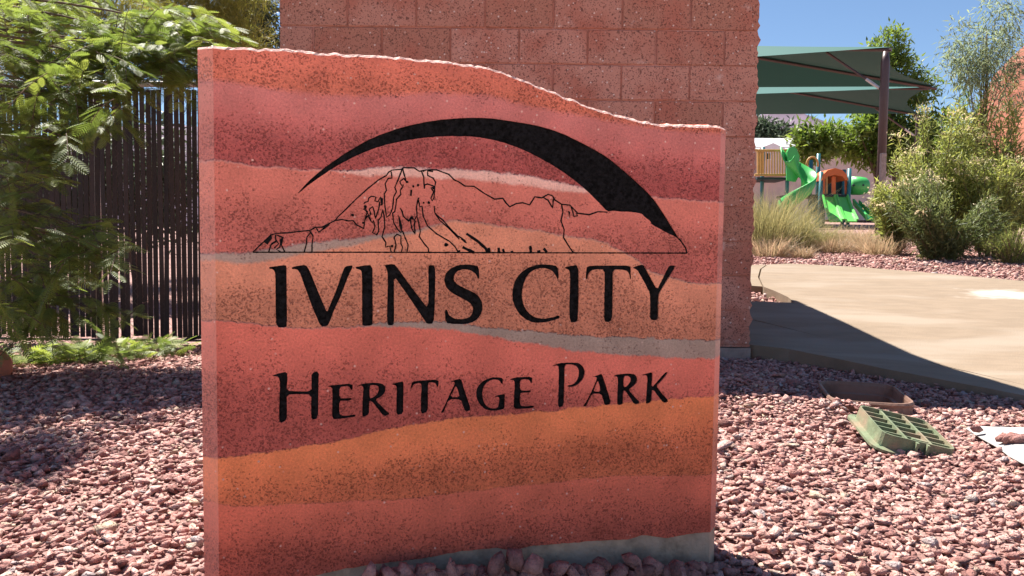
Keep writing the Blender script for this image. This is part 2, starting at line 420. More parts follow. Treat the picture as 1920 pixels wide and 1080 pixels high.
B['7'] = [(400, 860), (500, 848), (600, 832), (700, 812), (750, 801), (850, 785), (950, 777), (1050, 768), (1150, 758), (1250, 748), (1345, 742)]
B['8'] = [(400, 945), (440, 948), (550, 945), (650, 940), (750, 935), (850, 925), (1000, 908), (1100, 897), (1200, 892), (1345, 890)]
B9 = [(380, 1116), (500, 1094), (580, 1081), (650, 1066), (700, 1058), (800, 1046), (860, 1034), (930, 1027), (960, 1032), (1000, 1023), (1060, 1019), (1100, 1015), (1180, 1011), (1205, 1003), (1250, 1009), (1300, 1000), (1350, 996)]
TOPL = [(371, 80), (382, 78), (396, 83), (440, 86), (480, 87), (520, 89), (560, 91), (600, 95), (660, 99), (700, 102), (760, 105), (800, 109), (840, 114), (880, 119), (915, 124), (940, 132), (970, 143), (1000, 155), (1030, 166), (1060, 180), (1090, 190), (1120, 202), (1150, 211), (1180, 220), (1210, 226), (1240, 230), (1270, 231), (1300, 232), (1352, 235)]
XG = np.concatenate(([0, CH], np.arange(CH+.006, W_S-CH-.003, .006), [W_S-CH, W_S]))
topz = curve_on_sign(TOPL, XG)
jag = np.array([mnoise.fractal(Vector((x*55, 1.7, 0)), 1, 2, 3) for x in XG])
topz = topz+jag*.0028
botz = curve_on_sign(B9, XG)+np.array([mnoise.noise(Vector((x*60, 9, 0))) for x in XG])*.0018

# ---- material of the rammed earth: layers follow curves, each lift smooth above and pitted below
m, n, l, p = nt('rammed_earth')
tc = n.new('ShaderNodeTexCoord').outputs['Object']
sx = n.new('ShaderNodeSeparateXYZ'); l.new(tc, sx.inputs[0])
xn = mth(n, l, 'DIVIDE', sx.outputs[0], W_S)
wob = N(n, 'ShaderNodeTexNoise', i_Scale=26.0, i_Detail=3.0); l.new(tc, wob.inputs['Vector'])
wob2 = N(n, 'ShaderNodeTexNoise', i_Scale=160.0, i_Detail=2.0); l.new(tc, wob2.inputs['Vector'])
zz = mth(n, l, 'MULTIPLY_ADD', wob.outputs[0], .014, sx.outputs[2])
zz = mth(n, l, 'MULTIPLY_ADD', wob2.outputs[0], .008, zz)
zz = mth(n, l, 'SUBTRACT', zz, .011)
ZH = 1.2
def fcurve(key):
    q = np.array([sp(*p_) for p_ in B[key]]); fc = n.new('ShaderNodeFloatCurve')
    cm = fc.mapping; cu = cm.curves[0]; pts = [(a/W_S, b/ZH) for a, b in q]
    cu.points[0].location = (0, pts[0][1]); cu.points[1].location = (1, pts[-1][1])
    for a in pts: cu.points.new(*a)
    for q_ in cu.points: q_.handle_type = 'AUTO_CLAMPED'
    cm.update(); l.new(xn, fc.inputs['Value'])
    return mth(n, l, 'MULTIPLY', fc.outputs[0], ZH)
lay = [  # boundary above, lift height, colour top, colour bottom, pits top, pits bottom, edge softness
    (None, .10, (.73, .192, .130), (.77, .205, .128), .5, .9, .004),
    ('1', .115, (.61, .192, .172), (.53, .115, .105), .1, 1.0, .016),
    ('2', .02, (.86, .50, .42), (.80, .44, .36), .1, .2, .006),
    ('2b', .125, (.66, .192, .142), (.62, .165, .130), .2, .95, .008),
    ('g1', .03, (.40, .28, .235), (.40, .28, .23), .1, .35, .006),
    ('g1b', .11, (.74, .285, .175), (.68, .255, .155), .3, 1.0, .008),
    ('g2', .03, (.37, .275, .23), (.37, .265, .22), .05, .3, .004),
    ('g2b', .15, (.73, .180, .126), (.56, .125, .098), .15, .95, .006),
    ('7', .12, (.85, .245, .095), (.77, .195, .088), .12, .95, .005),
    ('8', .13, (.74, .172, .100), (.66, .140, .090), .35, 1.0, .004)]
ztop = None; col = pits = None
for key, hgt, c0, c1, p0, p1, soft in lay:
    zb = fcurve(key) if key else None
    if key is None:
        fr = rmap(n, l, sx.outputs[2], sp(700, 100)[1], sp(700, 180)[1])
    else:
        dz = mth(n, l, 'SUBTRACT', zb, zz); fr = rmap(n, l, dz, .0, hgt)
    frn = mth(n, l, 'ADD', fr, mth(n, l, 'MULTIPLY', mth(n, l, 'SUBTRACT', wob.outputs[0], .5), .9), clamp=True)
    lc = mixc(n, l, frn, c0, c1); lp = rmap(n, l, frn, 0, 1, p0, p1)
    if key is None: col, pits = lc, lp
    else:
        mk = rmap(n, l, dz, -soft/2, soft/2)
        col = mixc(n, l, mk, col, lc)
        d_ = mth(n, l, 'SUBTRACT', lp, pits); pits = mth(n, l, 'MULTIPLY_ADD', d_, mk, pits)
fine = N(n, 'ShaderNodeTexNoise', i_Scale=240.0, i_Detail=5.0, i_Roughness=.72); l.new(tc, fine.inputs['Vector'])
patch = N(n, 'ShaderNodeTexNoise', i_Scale=22.0, i_Detail=3.0); l.new(tc, patch.inputs['Vector'])
thr = mth(n, l, 'ADD', rmap(n, l, pits, 0, 1, 1.06, .84), rmap(n, l, patch.outputs[0], .3, .7, .10, -.08))
dv = n.new('ShaderNodeVectorMath'); dv.operation = 'MULTIPLY_ADD'; l.new(fine.outputs['Color'], dv.inputs[0]); dv.inputs[1].default_value = (.003,)*3; l.new(tc, dv.inputs[2])
pit = mth(n, l, 'MAXIMUM', dots(n, l, dv.outputs[0], 330, thr, .05), mth(n, l, 'MULTIPLY', dots(n, l, dv.outputs[0], 460, mth(n, l, 'SUBTRACT', thr, .06), .06), .8))
blot = N(n, 'ShaderNodeTexNoise', i_Scale=13.0, i_Detail=5.0); l.new(tc, blot.inputs['Vector'])
hv = N(n, 'ShaderNodeHueSaturation'); l.new(col, hv.inputs['Color']); l.new(rmap(n, l, blot.outputs[0], .3, .7, .86, 1.12), hv.inputs['Value'])
coarse = N(n, 'ShaderNodeTexNoise', i_Scale=105.0, i_Detail=4.0, i_Roughness=.7); l.new(tc, coarse.inputs['Vector'])
hv2 = N(n, 'ShaderNodeHueSaturation', i_Saturation=.98, i_Fac=1.0); l.new(hv.outputs[0], hv2.inputs['Color']); l.new(mth(n, l, 'MULTIPLY', rmap(n, l, fine.outputs[0], .3, .7, 1.14, .84), rmap(n, l, mth(n, l, 'MULTIPLY', coarse.outputs[0], pits), .2, .6, 1.05, .86)), hv2.inputs['Value'])
col = mixc(n, l, mth(n, l, 'MULTIPLY', pit, .52), hv2.outputs[0], (.12, .028, .022))
gr = N(n, 'ShaderNodeTexVoronoi', i_Scale=170.0); l.new(tc, gr.inputs['Vector'])
sc_ = n.new('ShaderNodeSeparateColor'); l.new(gr.outputs['Color'], sc_.inputs[0])
grain = mth(n, l, 'MULTIPLY', rmap(n, l, sc_.outputs[0], .982, .992), rmap(n, l, gr.outputs['Distance'], .5, .15))
col = mixc(n, l, mth(n, l, 'MULTIPLY', grain, .7), col, (.80, .55, .48))
edge_light = mth(n, l, 'MAXIMUM', rmap(n, l, sx.outputs[0], CH+.001, CH-.001), rmap(n, l, sx.outputs[0], W_S-CH-.001, W_S-CH+.001))
col = mixc(n, l, mth(n, l, 'MULTIPLY', edge_light, .28), col, (.86, .50, .42))  # chamfer brightness mixed into the colour, beyond what the light gives
l.new(col, p.inputs['Base Color']); p.inputs['Roughness'].default_value = .93; p.inputs['Specular IOR Level'].default_value = .15
bh = mth(n, l, 'SUBTRACT', mth(n, l, 'MULTIPLY', fine.outputs[0], .6), mth(n, l, 'MULTIPLY', pit, .8))
bh = mth(n, l, 'MULTIPLY_ADD', coarse.outputs[0], mth(n, l, 'MULTIPLY', pits, -1.3), bh)
b = N(n, 'ShaderNodeBump', i_Strength=1.0, i_Distance=.004); l.new(bh, b.inputs['Height']); l.new(b.outputs[0], p.inputs['Normal'])
M_earth = m
M_rim = mat('crumbled_earth', (.74, .46, .40), .95, .3, 120, .004, 200, world=False)
M_ink = mat('black_paint', (.007, .0065, .007), .9, .6, 150, .003, 170, (.013, .012, .014), spec=.06, world=False, c2scale=140)
M_base = mat('sign_concrete', (.38, .275, .20), .9, .25, 30, .003, 140, (.46, .34, .26), world=False, c2scale=12)

RIM = .0065
# front face with the lettering really cut out of it (filled 2D curve with holes)
def chaikin(P, it=1, q=.22):
    P = np.asarray(P, float)
    for _ in range(it):
        Q = np.roll(P, -1, 0); P = np.stack((P*(1-q)+Q*q, P*q+Q*(1-q)), 1).reshape(-1, 2)
    return P
def resample(P, step):
    out = []
    for a, b_ in zip(P, np.roll(P, -1, 0)):
        k = max(1, int(np.linalg.norm(b_-a)/step))
        out += [a+(b_-a)*i/k for i in range(k)]
    return np.array(out)
def rough_outline(pts, o=(0, 0), s=1.0, step=3.0, amp=.55, it=1):
    P = np.array([(o[0]+x/s, o[1]+y/s) for x, y in pts])
    P = resample(chaikin(P, it), step)
    P = P+np.array([(mnoise.noise(Vector((x*.35, y*.35, 3))), mnoise.noise(Vector((x*.35, y*.35, 8)))) for x, y in P])*amp
    return np.array([sp(*q) for q in P])
ZI = (480, 460), 1920/440; ZC = (900, 460), 1920/440; ZHh = (490, 660), 1920/410; ZG = (880, 660), 1920/410
GL = [
 (ZI, [[(105,178),(150,172),(245,160),(250,180),(252,400),(254,660),(240,672),(165,672),(160,500),(158,250),(152,212),(135,195),(108,192)]]),
 (ZI, [[(293,180),(330,168),(412,160),(440,210),(500,360),(560,500),(582,548),(600,500),(660,360),(715,200),(730,172),(792,162),(790,185),(760,240),(700,400),(640,530),(605,625),(585,662),(530,662),(510,620),(470,530),(400,340),(365,240),(345,205),(325,194),(295,195)]]),
 (ZI, [[(815,178),(870,165),(955,160),(955,300),(956,500),(956,640),(945,658),(875,658),(868,640),(868,400),(866,220),(855,200),(820,192)]]),
 (ZI, [[(1052,160),(1130,150),(1160,185),(1250,310),(1340,430),(1410,520),(1412,300),(1408,190),(1415,162),(1468,162),(1468,300),(1465,500),(1455,640),(1400,645),(1370,600),(1290,480),(1200,350),(1128,250),(1130,400),(1132,640),(1115,658),(1070,650),(1075,450),(1080,260),(1072,205),(1058,175)]]),
 (ZI, [[(1825,175),(1830,270),(1815,275),(1800,235),(1760,205),(1700,195),(1650,210),(1622,245),(1622,290),(1655,325),(1730,360),(1810,400),(1848,450),(1858,510),(1840,575),(1790,625),(1715,645),(1620,645),(1550,635),(1545,525),(1565,525),(1580,570),(1620,600),(1690,605),(1745,590),(1772,555),(1775,510),(1750,470),(1690,435),(1610,395),(1560,350),(1538,290),(1550,230),(1595,185),(1660,160),(1730,155),(1790,163)]]),
 (ZC, [[(640,170),(648,260),(635,285),(620,250),(590,205),(530,185),(470,190),(410,220),(370,280),(350,350),(345,420),(358,490),(395,550),(450,590),(520,602),(590,590),(648,570),(660,595),(600,615),(530,632),(440,635),(370,605),(310,550),(272,470),(262,390),(280,300),(325,230),(395,180),(480,155),(570,157)]]),
 (ZC, [[(695,180),(740,168),(808,160),(810,300),(808,500),(802,620),(780,630),(735,628),(730,500),(738,300),(735,215),(720,195),(698,190)]]),
 (ZC, [[(875,170),(960,165),(1100,165),(1232,165),(1236,200),(1238,275),(1228,278),(1218,225),(1195,205),(1140,198),(1092,200),(1090,300),(1088,450),(1085,615),(1040,630),(1015,618),(1015,450),(1020,300),(1018,200),(960,195),(912,205),(890,235),(880,278),(865,275),(868,215)]]),
 (ZC, [[(1250,182),(1290,165),(1340,157),(1365,200),(1410,285),(1450,360),(1475,310),(1510,240),(1535,185),(1555,162),(1600,165),(1590,195),(1550,260),(1500,340),(1465,400),(1462,500),(1460,600),(1440,613),(1390,610),(1392,500),(1390,390),(1360,330),(1310,240),(1285,200),(1262,192)]]),
 (ZHh, [[(95,208),(140,190),(230,170),(228,260),(222,340),(330,345),(440,345),(440,260),(440,185),(505,163),(502,300),(502,420),(498,585),(440,600),(436,500),(440,372),(330,370),(222,375),(225,480),(225,600),(160,628),(155,560),(158,400),(165,280),(150,215),(100,213)]]),
 (ZHh, [[(585,300),(630,290),(805,275),(800,335),(788,335),(775,305),(740,300),(688,310),(685,405),(740,408),(795,402),(790,425),(740,430),(685,430),(685,540),(700,555),(750,560),(830,545),(825,570),(760,578),(680,590),(622,590),(622,480),(625,330),(612,310),(590,305)]]),
 (ZHh, [[(848,292),(900,275),(990,268),(1060,275),(1092,305),(1090,350),(1060,390),(1000,418),(1040,460),(1085,505),(1135,548),(1075,565),(1030,510),(985,450),(950,425),(948,480),(948,550),(890,575),(885,540),(890,400),(898,310),(880,298),(852,297)],[(952,295),(990,290),(1025,300),(1032,330),(1015,375),(975,402),(952,406)]]),
 (ZHh, [[(1145,282),(1200,265),(1250,255),(1250,330),(1248,450),(1248,540),(1185,558),(1185,450),(1190,320),(1180,292),(1150,288)]]),
 (ZHh, [[(1322,258),(1400,250),(1562,240),(1555,300),(1545,312),(1530,275),(1500,268),(1465,268),(1465,400),(1465,525),(1400,548),(1400,400),(1408,275),(1370,275),(1335,288),(1325,318),(1312,318)]]),
 (ZHh, [[(1665,258),(1700,245),(1755,232),(1775,300),(1800,380),(1845,510),(1790,525),(1770,470),(1752,416),(1650,414),(1615,500),(1605,530),(1572,538),(1600,490),(1650,380),(1700,275),(1692,262),(1668,262)],[(1710,295),(1727,340),(1742,396),(1660,396),(1686,345)]]),
 (ZG, [[(300,232),(295,285),(280,278),(265,250),(220,240),(170,255),(130,300),(115,360),(120,420),(150,475),(195,498),(250,490),(260,450),(262,400),(250,392),(220,398),(230,385),(280,372),(315,365),(312,430),(312,500),(270,510),(200,518),(140,505),(90,460),(62,400),(60,340),(85,285),(140,242),(200,222),(255,222)]]),
 (ZG, [[(358,240),(400,222),(557,215),(552,272),(540,275),(528,245),(490,240),(450,245),(448,335),(490,340),(545,335),(540,355),(490,358),(448,358),(448,470),(490,478),(572,468),(565,492),(480,500),(388,502),(392,400),(398,300),(395,250),(360,246)]]),
 (ZG, [[(733,118),(790,97),(880,92),(960,95),(1005,130),(1018,180),(1005,235),(960,285),(900,308),(860,305),(862,293),(910,285),(945,250),(962,200),(960,150),(935,118),(885,108),(840,112),(838,250),(835,350),(832,475),(780,492),(780,400),(785,250),(785,130),(770,120),(738,124)]]),
 (ZG, [[(1082,215),(1120,205),(1165,190),(1185,240),(1215,340),(1252,455),(1190,472),(1175,420),(1160,368),(1080,366),(1045,440),(1030,475),(995,480),(1030,430),(1080,330),(1122,230),(1110,220),(1085,219)],[(1130,250),(1142,290),(1152,347),(1092,347),(1112,300)]]),
 (ZG, [[(1265,208),(1310,195),(1400,188),(1455,195),(1478,225),(1475,265),(1445,300),(1400,330),(1440,380),(1510,450),(1450,462),(1410,400),(1370,340),(1355,345),(1352,440),(1350,460),(1298,468),(1298,400),(1305,250),(1300,218),(1270,213)],[(1360,212),(1395,210),(1418,230),(1412,265),(1385,298),(1359,312)]]),
 (ZG, [[(1518,200),(1560,188),(1612,175),(1610,240),(1605,310),(1640,270),(1700,200),(1725,178),(1745,172),(1735,200),(1690,255),(1645,298),(1690,360),(1758,435),(1705,450),(1660,390),(1610,325),(1605,380),(1602,440),(1550,460),(1552,400),(1562,260),(1562,210),(1545,203),(1522,205)]])]
CRES = [(553,368),(577,341),(604,317),(633,297),(650,285),(697,258),(756,237),(816,225),(875,220),(919,221),(960,227),(1004,234),(1049,247),(1093,268),(1138,293),(1167,317),(1195,341),(1227,373),(1248,405),(1265,433),(1277,452),(1272,449),(1265,443),(1253,438),(1239,430),(1222,421),(1219,414),(1210,408),(1203,400),(1181,397),(1164,397),(1150,395),(1139,397),(1124,381),(1100,357),(1071,333),(1037,310),(1000,290),(975,278),(934,264),(890,256),(830,255),(771,261),(712,274),(667,292),(626,314),(585,342)]
glyphs = [[rough_outline(lp_, *z) for lp_ in loops] for z, loops in GL]
cres = rough_outline(CRES, step=6, amp=.4)
inner = [i for i in range(len(XG)) if XL-1e-6 <= XG[i] <= XR+1e-6]
front_out = [(XG[i], topz[i]-RIM) for i in inner]+[(XG[i], botz[i]) for i in reversed(inner)]
ENG = .004
def curve_mesh(name, loops, ext):
    cu = bpy.data.curves.new(name, 'CURVE'); cu.dimensions = '2D'; cu.fill_mode = 'BOTH'; cu.extrude = ext
    for lp_ in loops:
        s_ = cu.splines.new('POLY'); s_.points.add(len(lp_)-1)
        s_.points.foreach_set('co', np.concatenate([np.c_[np.asarray(lp_), np.zeros(len(lp_)), np.ones(len(lp_))]]).ravel()); s_.use_cyclic_u = True
    o = bpy.data.objects.new(name, cu); C.objects.link(o)
    me = bpy.data.meshes.new_from_object(o.evaluated_get(bpy.context.evaluated_depsgraph_get()))
    bpy.data.objects.remove(o); bpy.data.curves.remove(cu)
    co = np.empty(len(me.vertices)*3, np.float32); me.vertices.foreach_get('co', co); co = co.reshape(-1, 3)
    return me, co
def stand_up(me, co, d0):                         # curve plane -> sign's front: depth d0 at the middle
    out = np.stack((co[:, 0], d0-co[:, 2], co[:, 1]), 1).astype(np.float32)
    me.vertices.foreach_set('co', out.ravel()); me.flip_normals() if False else None; me.update()
def add_part(name, me, m_, label=None):
    me.materials.clear(); me.materials.append(m_)
    o = bpy.data.objects.new(name, me); C.objects.link(o); o.parent = sign
    if label: o['label'] = label
    return o
me, co = curve_mesh('front_face', [front_out]+[lp_ for g_ in glyphs for lp_ in g_]+[cres], ENG/2)
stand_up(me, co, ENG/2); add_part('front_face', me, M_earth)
for g_ in glyphs:
    me, co = curve_mesh('letter', g_, .002); stand_up(me, co, ENG-.0006+.002); add_part('letter', me, M_ink)
me, co = curve_mesh('crescent_emblem', [cres], .002); stand_up(me, co, ENG-.0006+.002); add_part('crescent_emblem', me, M_ink, 'tapering black crescent arching over the mountain drawing')
# body: chamfered sides, crumbled top edge, back
rows = []
nG = len(XG)
def loop_at(dep, xmap, zt, zb): return [(xmap(XG[i]), dep, zt[i]) for i in range(nG)], [(xmap(XG[i]), dep, zb[i]) for i in range(nG)]
V = []; F = []
def idx(k, i): return k*nG+i
jj = np.array([[mnoise.noise(Vector((x*110, k*3.1, 5))) for x in XG] for k in range(6)])
dep_f = np.where(XG < CH-1e-6, CH, np.where(XG > W_S-CH+1e-6, CH, 0.0))
tops = [(dep_f+.0, topz-RIM), (dep_f+.004+jj[0]*.0022, topz-RIM*.35+jj[1]*.002), (dep_f+.012+jj[2]*.003, topz+jj[3]*.0016), (dep_f*.6+.06, topz+.006+jj[4]*.004), (dep_f*.2+.14, topz+.004+jj[5]*.004), (np.full(nG, TK), topz-.004)]
for dd, zt in tops: V += [(XG[i], dd[i], zt[i]) for i in range(nG)]
NT = len(tops)
V += [(XG[i], dep_f[i], botz[i]) for i in range(nG)]; V += [(XG[i], TK, botz[i]) for i in range(nG)]
for k in range(NT-1):
    for i in range(nG-1): F.append((idx(k, i), idx(k, i+1), idx(k+1, i+1), idx(k+1, i)))
rimF = len(F)
kb, kbb = NT, NT+1
for i in (0, nG-2): F.append((idx(kb, i), idx(kb, i+1), idx(0, i+1), idx(0, i)))          # chamfers
for i in range(nG-1): F.append((idx(kbb, i+1), idx(kbb, i), idx(NT-1, i), idx(NT-1, i+1)))  # back
F.append((idx(kbb, 0), idx(kb, 0), *[idx(k, 0) for k in range(NT)])); F.append((idx(kb, nG-1), idx(kbb, nG-1), *[idx(k, nG-1) for k in range(NT-1, -1, -1)]))
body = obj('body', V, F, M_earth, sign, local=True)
body.data.materials.append(M_rim)
for i in range(2*(nG-1)): body.data.polygons[i].material_index = 1
# concrete base under the earth, same section, a hair back
V = []; F = []
dep_b = dep_f+.002
for dd, zb in ((dep_b, botz), (dep_b, np.full(nG, -.2)), (np.full(nG, TK-.002), np.full(nG, -.2)), (np.full(nG, TK-.002), botz)):
    V += [(XG[i], dd[i], zb[i]) for i in range(nG)]
for k in range(3):
    for i in range(nG-1): F.append((idx(k+1, i), idx(k+1, i+1), idx(k, i+1), idx(k, i)))
F += [(idx(0, 0), idx(3, 0), idx(2, 0), idx(1, 0)), (idx(0, nG-1), idx(1, nG-1), idx(2, nG-1), idx(3, nG-1))]
obj('concrete_base', V, F, M_base, sign, local=True)
# mountain drawing: fine painted lines and blots
Z9 = ((460, 280), 4.8); Z10 = ((860, 280), 1920/460)
LN = [(Z9, 1.5, x) for x in [
 [(70,925),(130,865),(190,810),(230,770),(280,757),(400,750),(500,738),(580,730),(630,703),(690,700),(760,665),(810,640),(830,610),(900,545),(1000,445),(1100,355),(1200,275),(1270,235),(1290,205),(1320,187),(1410,180),(1425,165),(1520,168),(1565,198),(1640,185),(1720,185),(1830,225),(1880,275),(1925,295)],
 [(1415,170),(1380,260),(1345,345),(1360,380),(1335,430),(1325,530),(1300,590),(1270,612),(1255,500),(1250,400),(1270,370),(1258,310),(1285,262),(1320,258),(1312,200)],
 [(1415,170),(1430,230),(1450,290),(1425,262),(1390,290),(1405,325),(1425,320),(1395,370),(1400,405),(1360,450),(1355,500),(1345,560),(1325,575),(1335,660),(1370,720),(1400,750),(1415,735),(1440,800),(1465,860),(1455,925)],
 [(1585,195),(1605,250),(1610,355),(1615,320),(1640,312),(1705,335),(1712,295),(1690,260),(1640,235),(1640,195),(1690,200)],
 [(1705,335),(1670,350),(1695,380),(1670,440),(1680,465),(1697,440),(1705,335)],
 [(815,640),(870,632),(930,645),(970,640),(1000,680),(1065,712),(1075,640),(1085,600),(1110,610),(1140,660),(1155,640),(1165,700),(1145,750),(1180,770),(1200,740),(1195,640),(1220,610),(1235,545),(1250,600),(1255,700),(1230,785),(1265,840),(1260,880),(1300,870),(1312,925)],
 [(1065,490),(1080,475),(1105,470),(1110,440),(1135,422),(1175,430),(1165,465),(1195,470),(1215,430),(1235,460),(1220,505)],
 [(1075,500),(1090,560),(1115,600),(1130,580),(1115,540),(1145,515),(1160,560),(1170,625),(1200,540),(1210,470)],
 [(1085,520),(1065,540),(1100,560),(1085,600),(1075,640),(1105,590),(1130,640)],
 [(1340,925),(1355,860),(1340,790),(1365,765),(1400,780),(1400,850),(1415,880),(1405,925)],
 [(1545,600),(1540,520),(1555,440),(1570,520),(1590,510),(1600,600),(1640,690),(1720,760),(1840,830),(1890,880),(1915,925)],
 [(1395,530),(1412,560),(1420,600),(1440,620),(1470,650),(1500,600),(1520,640),(1545,600),(1560,660),(1575,740),(1565,785),(1610,850),(1645,890),(1650,925)],
 [(1485,640),(1500,720),(1530,765),(1520,680),(1530,640)],
 [(1700,510),(1705,570),(1750,640),(1830,710),(1925,808)], [(1720,590),(1780,640),(1850,720),(1925,792)],
 [(580,735),(610,780),(600,860),(600,925)], [(590,745),(555,790),(550,850),(530,925)],
 [(340,790),(325,860),(355,925)], [(270,770),(275,830),(230,860),(210,925)], [(280,770),(330,790),(310,880),(280,900),(320,925)], [(235,850),(280,820),(300,850),(260,890)],
 [(640,710),(660,745),(720,705),(750,680)]]]
LN += [(Z10, 1.6, x) for x in [
 [(0,255),(50,288),(120,290),(200,345),(280,390),(345,383),(370,420),(400,450),(450,425),(500,418),(555,435),(595,372),(650,380),(700,352),(735,365),(750,395),(805,430),(870,437),(930,500),(1020,512),(1090,488),(1165,492)],
 [(805,432),(815,490),(800,560),(825,630),(820,690),(850,740),(895,808)], [(880,450),(895,500),(900,525),(930,520),(920,500)], [(660,375),(700,400),(735,460),(740,390)],
 [(0,680),(50,715),(60,735),(20,700)], [(1725,700),(1775,770),(1785,812)]]]
LN += [(Z10, 3.2, x) for x in [[(60,660),(150,720),(210,775),(225,805)], [(30,765),(70,785),(120,808)], [(235,770),(240,806)], [(312,770),(315,806)], [(345,780),(355,806)], [(415,795),(418,808)], [(560,755),(565,806)], [(665,775),(690,806)], [(625,790),(628,808)], [(0,790),(4,806)]]]
LN += [(((0, 0), 1.0), 1.5, [(474, 473), (700, 473), (1000, 474), (1288, 474.6)])]
BL = [(Z9, [(165,835),(190,800),(235,768),(242,800),(200,858)]), (Z9, [(1375,585),(1392,620),(1414,700),(1406,748),(1385,690)]), (Z9, [(1485,365),(1503,362),(1497,420),(1481,418)]), (Z9, [(1212,440),(1240,440),(1238,500),(1222,505)]),
      (Z9, [(310,810),(338,795),(330,870),(312,860)]), (Z9, [(1440,615),(1470,632),(1490,600),(1492,640),(1468,650)]), (Z10, [(855,480),(872,490),(865,540)]), (Z9, [(690,712),(740,672),(765,670),(735,700)])]
for x, y, r_ in ((1510,333,10),(1555,322,13),(965,590,14),(1808,860,20),(1650,480,12),(1605,480,10),(1080,520,16),(1500,620,14),(1320,870,12),(1455,295,14),(1415,172,9),(1060,660,11),(1125,580,10),(1605,200,7),(1690,350,10),(1560,440,8)):
    BL.append((Z9, [(x+r_*cos(a)*random.uniform(.7, 1.2), y+r_*sin(a)*random.uniform(.7, 1.4)) for a in np.linspace(0, 2*pi, 8)[:-1]]))
V = []; F = []; YP = -.0005
for (o_, s_), wd, ln in LN:
    P = np.array([(o_[0]+x/s_, o_[1]+y/s_) for x, y in ln], float)
    Q = [P[0]]
    for a, b_ in zip(P[:-1], P[1:]):
        k = max(1, int(np.linalg.norm(b_-a)/4)); Q += [a+(b_-a)*i/k for i in range(1, k+1)]
    P = np.array(Q); T = unit(np.gradient(P, axis=0)); Nn = np.stack((-T[:, 1], T[:, 0]), 1)
    b0 = len(V)
    for i, (q_, nn) in enumerate(zip(P, Nn)):
        ww = wd*.82*(1+.45*mnoise.noise(Vector((q_[0]*.25, q_[1]*.25, 1))))
        for sg in (-1, 1):
            a = sp(*(q_+nn*ww*sg)); V.append((a[0], YP, a[1]))
        if i: F.append((b0+2*i-2, b0+2*i-1, b0+2*i+1, b0+2*i))
for (o_, s_), pg in BL:
    b0 = len(V); 
    for x, y in pg:
        a = sp(o_[0]+x/s_, o_[1]+y/s_); V.append((a[0], YP-.0002, a[1]))
    F.append(tuple(range(b0, len(V))))
o = obj('mountain_drawing', V, F, M_ink, sign, local=True); o['label'] = 'fine black line drawing of a mountain ridge'

def in_sign(x, y, g=0.0):
    q = np.stack((np.asarray(x)-org[0], np.asarray(y)-org[1]), -1); a = q@su[:2]; d = q@sn[:2]
    return (a > -g) & (a < W_S+g) & (d > -g) & (d < TK+g)

# ================================================================== GRAVEL
def hull_rock(k, flat=.58):
    P = unit(rng.normal(size=(k, 3)))*rng.uniform(.75, 1.25, (k, 1))*np.array((1.08, .74, flat))
    bm = bmesh.new(); vs = [bm.verts.new(q) for q in P]; r_ = bmesh.ops.convex_hull(bm, input=vs)
    bmesh.ops.delete(bm, geom=[v for v in bm.verts if not v.link_faces], context='VERTS')
    bmesh.ops.triangulate(bm, faces=bm.faces); bm.verts.index_update()
    V = np.array([v.co for v in bm.verts]); T = np.array([[v.index for v in f.verts] for f in bm.faces]); bm.free()
    return V*.5, T
ROCKS = [hull_rock(k) for k in (8, 8, 9, 7, 9, 8, 7, 10, 8, 9)]
ROCKS_S = [hull_rock(k) for k in (8, 9, 8, 9)]
def scatter(variants, xy, size, zoff=0.0, tilt=.5):
    soups = []; tn = []
    vid = rng.integers(0, len(variants), len(xy))
    for k, (tV, tT) in enumerate(variants):
        s_ = vid == k; n_ = s_.sum()
        if not n_: continue
        p_ = np.c_[xy[s_], ground_h(xy[s_, 0], xy[s_, 1])+zoff+size[s_]*rng.uniform(.05, .32, n_)]
        up = unit(np.c_[rng.normal(0, tilt, (n_, 2)), np.ones(n_)]); a = rng.uniform(0, 2*pi, n_)
        Rm = frames(np.c_[np.cos(a), np.sin(a), rng.normal(0, .15, n_)], up)
        soups.append(cloud(tV, tT, p_, Rm, size[s_][:, None]*rng.uniform(.75, 1.25, (n_, 3))))
        tn.append(np.repeat(rng.random(n_), len(tT)))
    V, T = cat_soup(*soups); return V, T, np.concatenate(tn)
def jgrid(x0, x1, y0, y1, d):
    gx, gy = np.meshgrid(np.arange(x0, x1, d), np.arange(y0, y1, d)); q = np.c_[gx.ravel(), gy.ravel()]
    return q+rng.uniform(-.5, .5, q.shape)*d
SHEET = np.array([at_z(px, py, .02)[:2] for px, py in [(1811, 803), (1835, 800), (1900, 801), (2010, 799), (2060, 850), (2060, 905), (1960, 885), (1915, 868), (1893, 855), (1872, 838), (1840, 822)]])
def keep(q, sheet=True):
    x, y = q[:, 0], q[:, 1]
    k = ~in_poly(x, y, PATH_POLY) & ~in_poly(x, y, WALK_POLY) & ~in_sign(x, y, .008) & ~in_box(x, y, .012)
    k &= ~((x > wx0-.01) & (x < wx1+.01) & (y > WY-.01) & (y < WY+ED))
    if sheet: k &= ~in_poly(x, y, SHEET)
    return k
m, n, l, p = nt('gravel_rock')
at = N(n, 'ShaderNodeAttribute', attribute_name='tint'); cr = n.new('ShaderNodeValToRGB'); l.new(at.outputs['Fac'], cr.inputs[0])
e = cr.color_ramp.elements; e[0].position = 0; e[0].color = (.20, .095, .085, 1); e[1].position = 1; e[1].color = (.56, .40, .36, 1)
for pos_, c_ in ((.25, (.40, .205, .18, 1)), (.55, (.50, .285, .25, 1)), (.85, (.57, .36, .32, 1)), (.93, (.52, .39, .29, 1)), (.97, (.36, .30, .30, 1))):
    q = cr.color_ramp.elements.new(pos_); q.color = c_
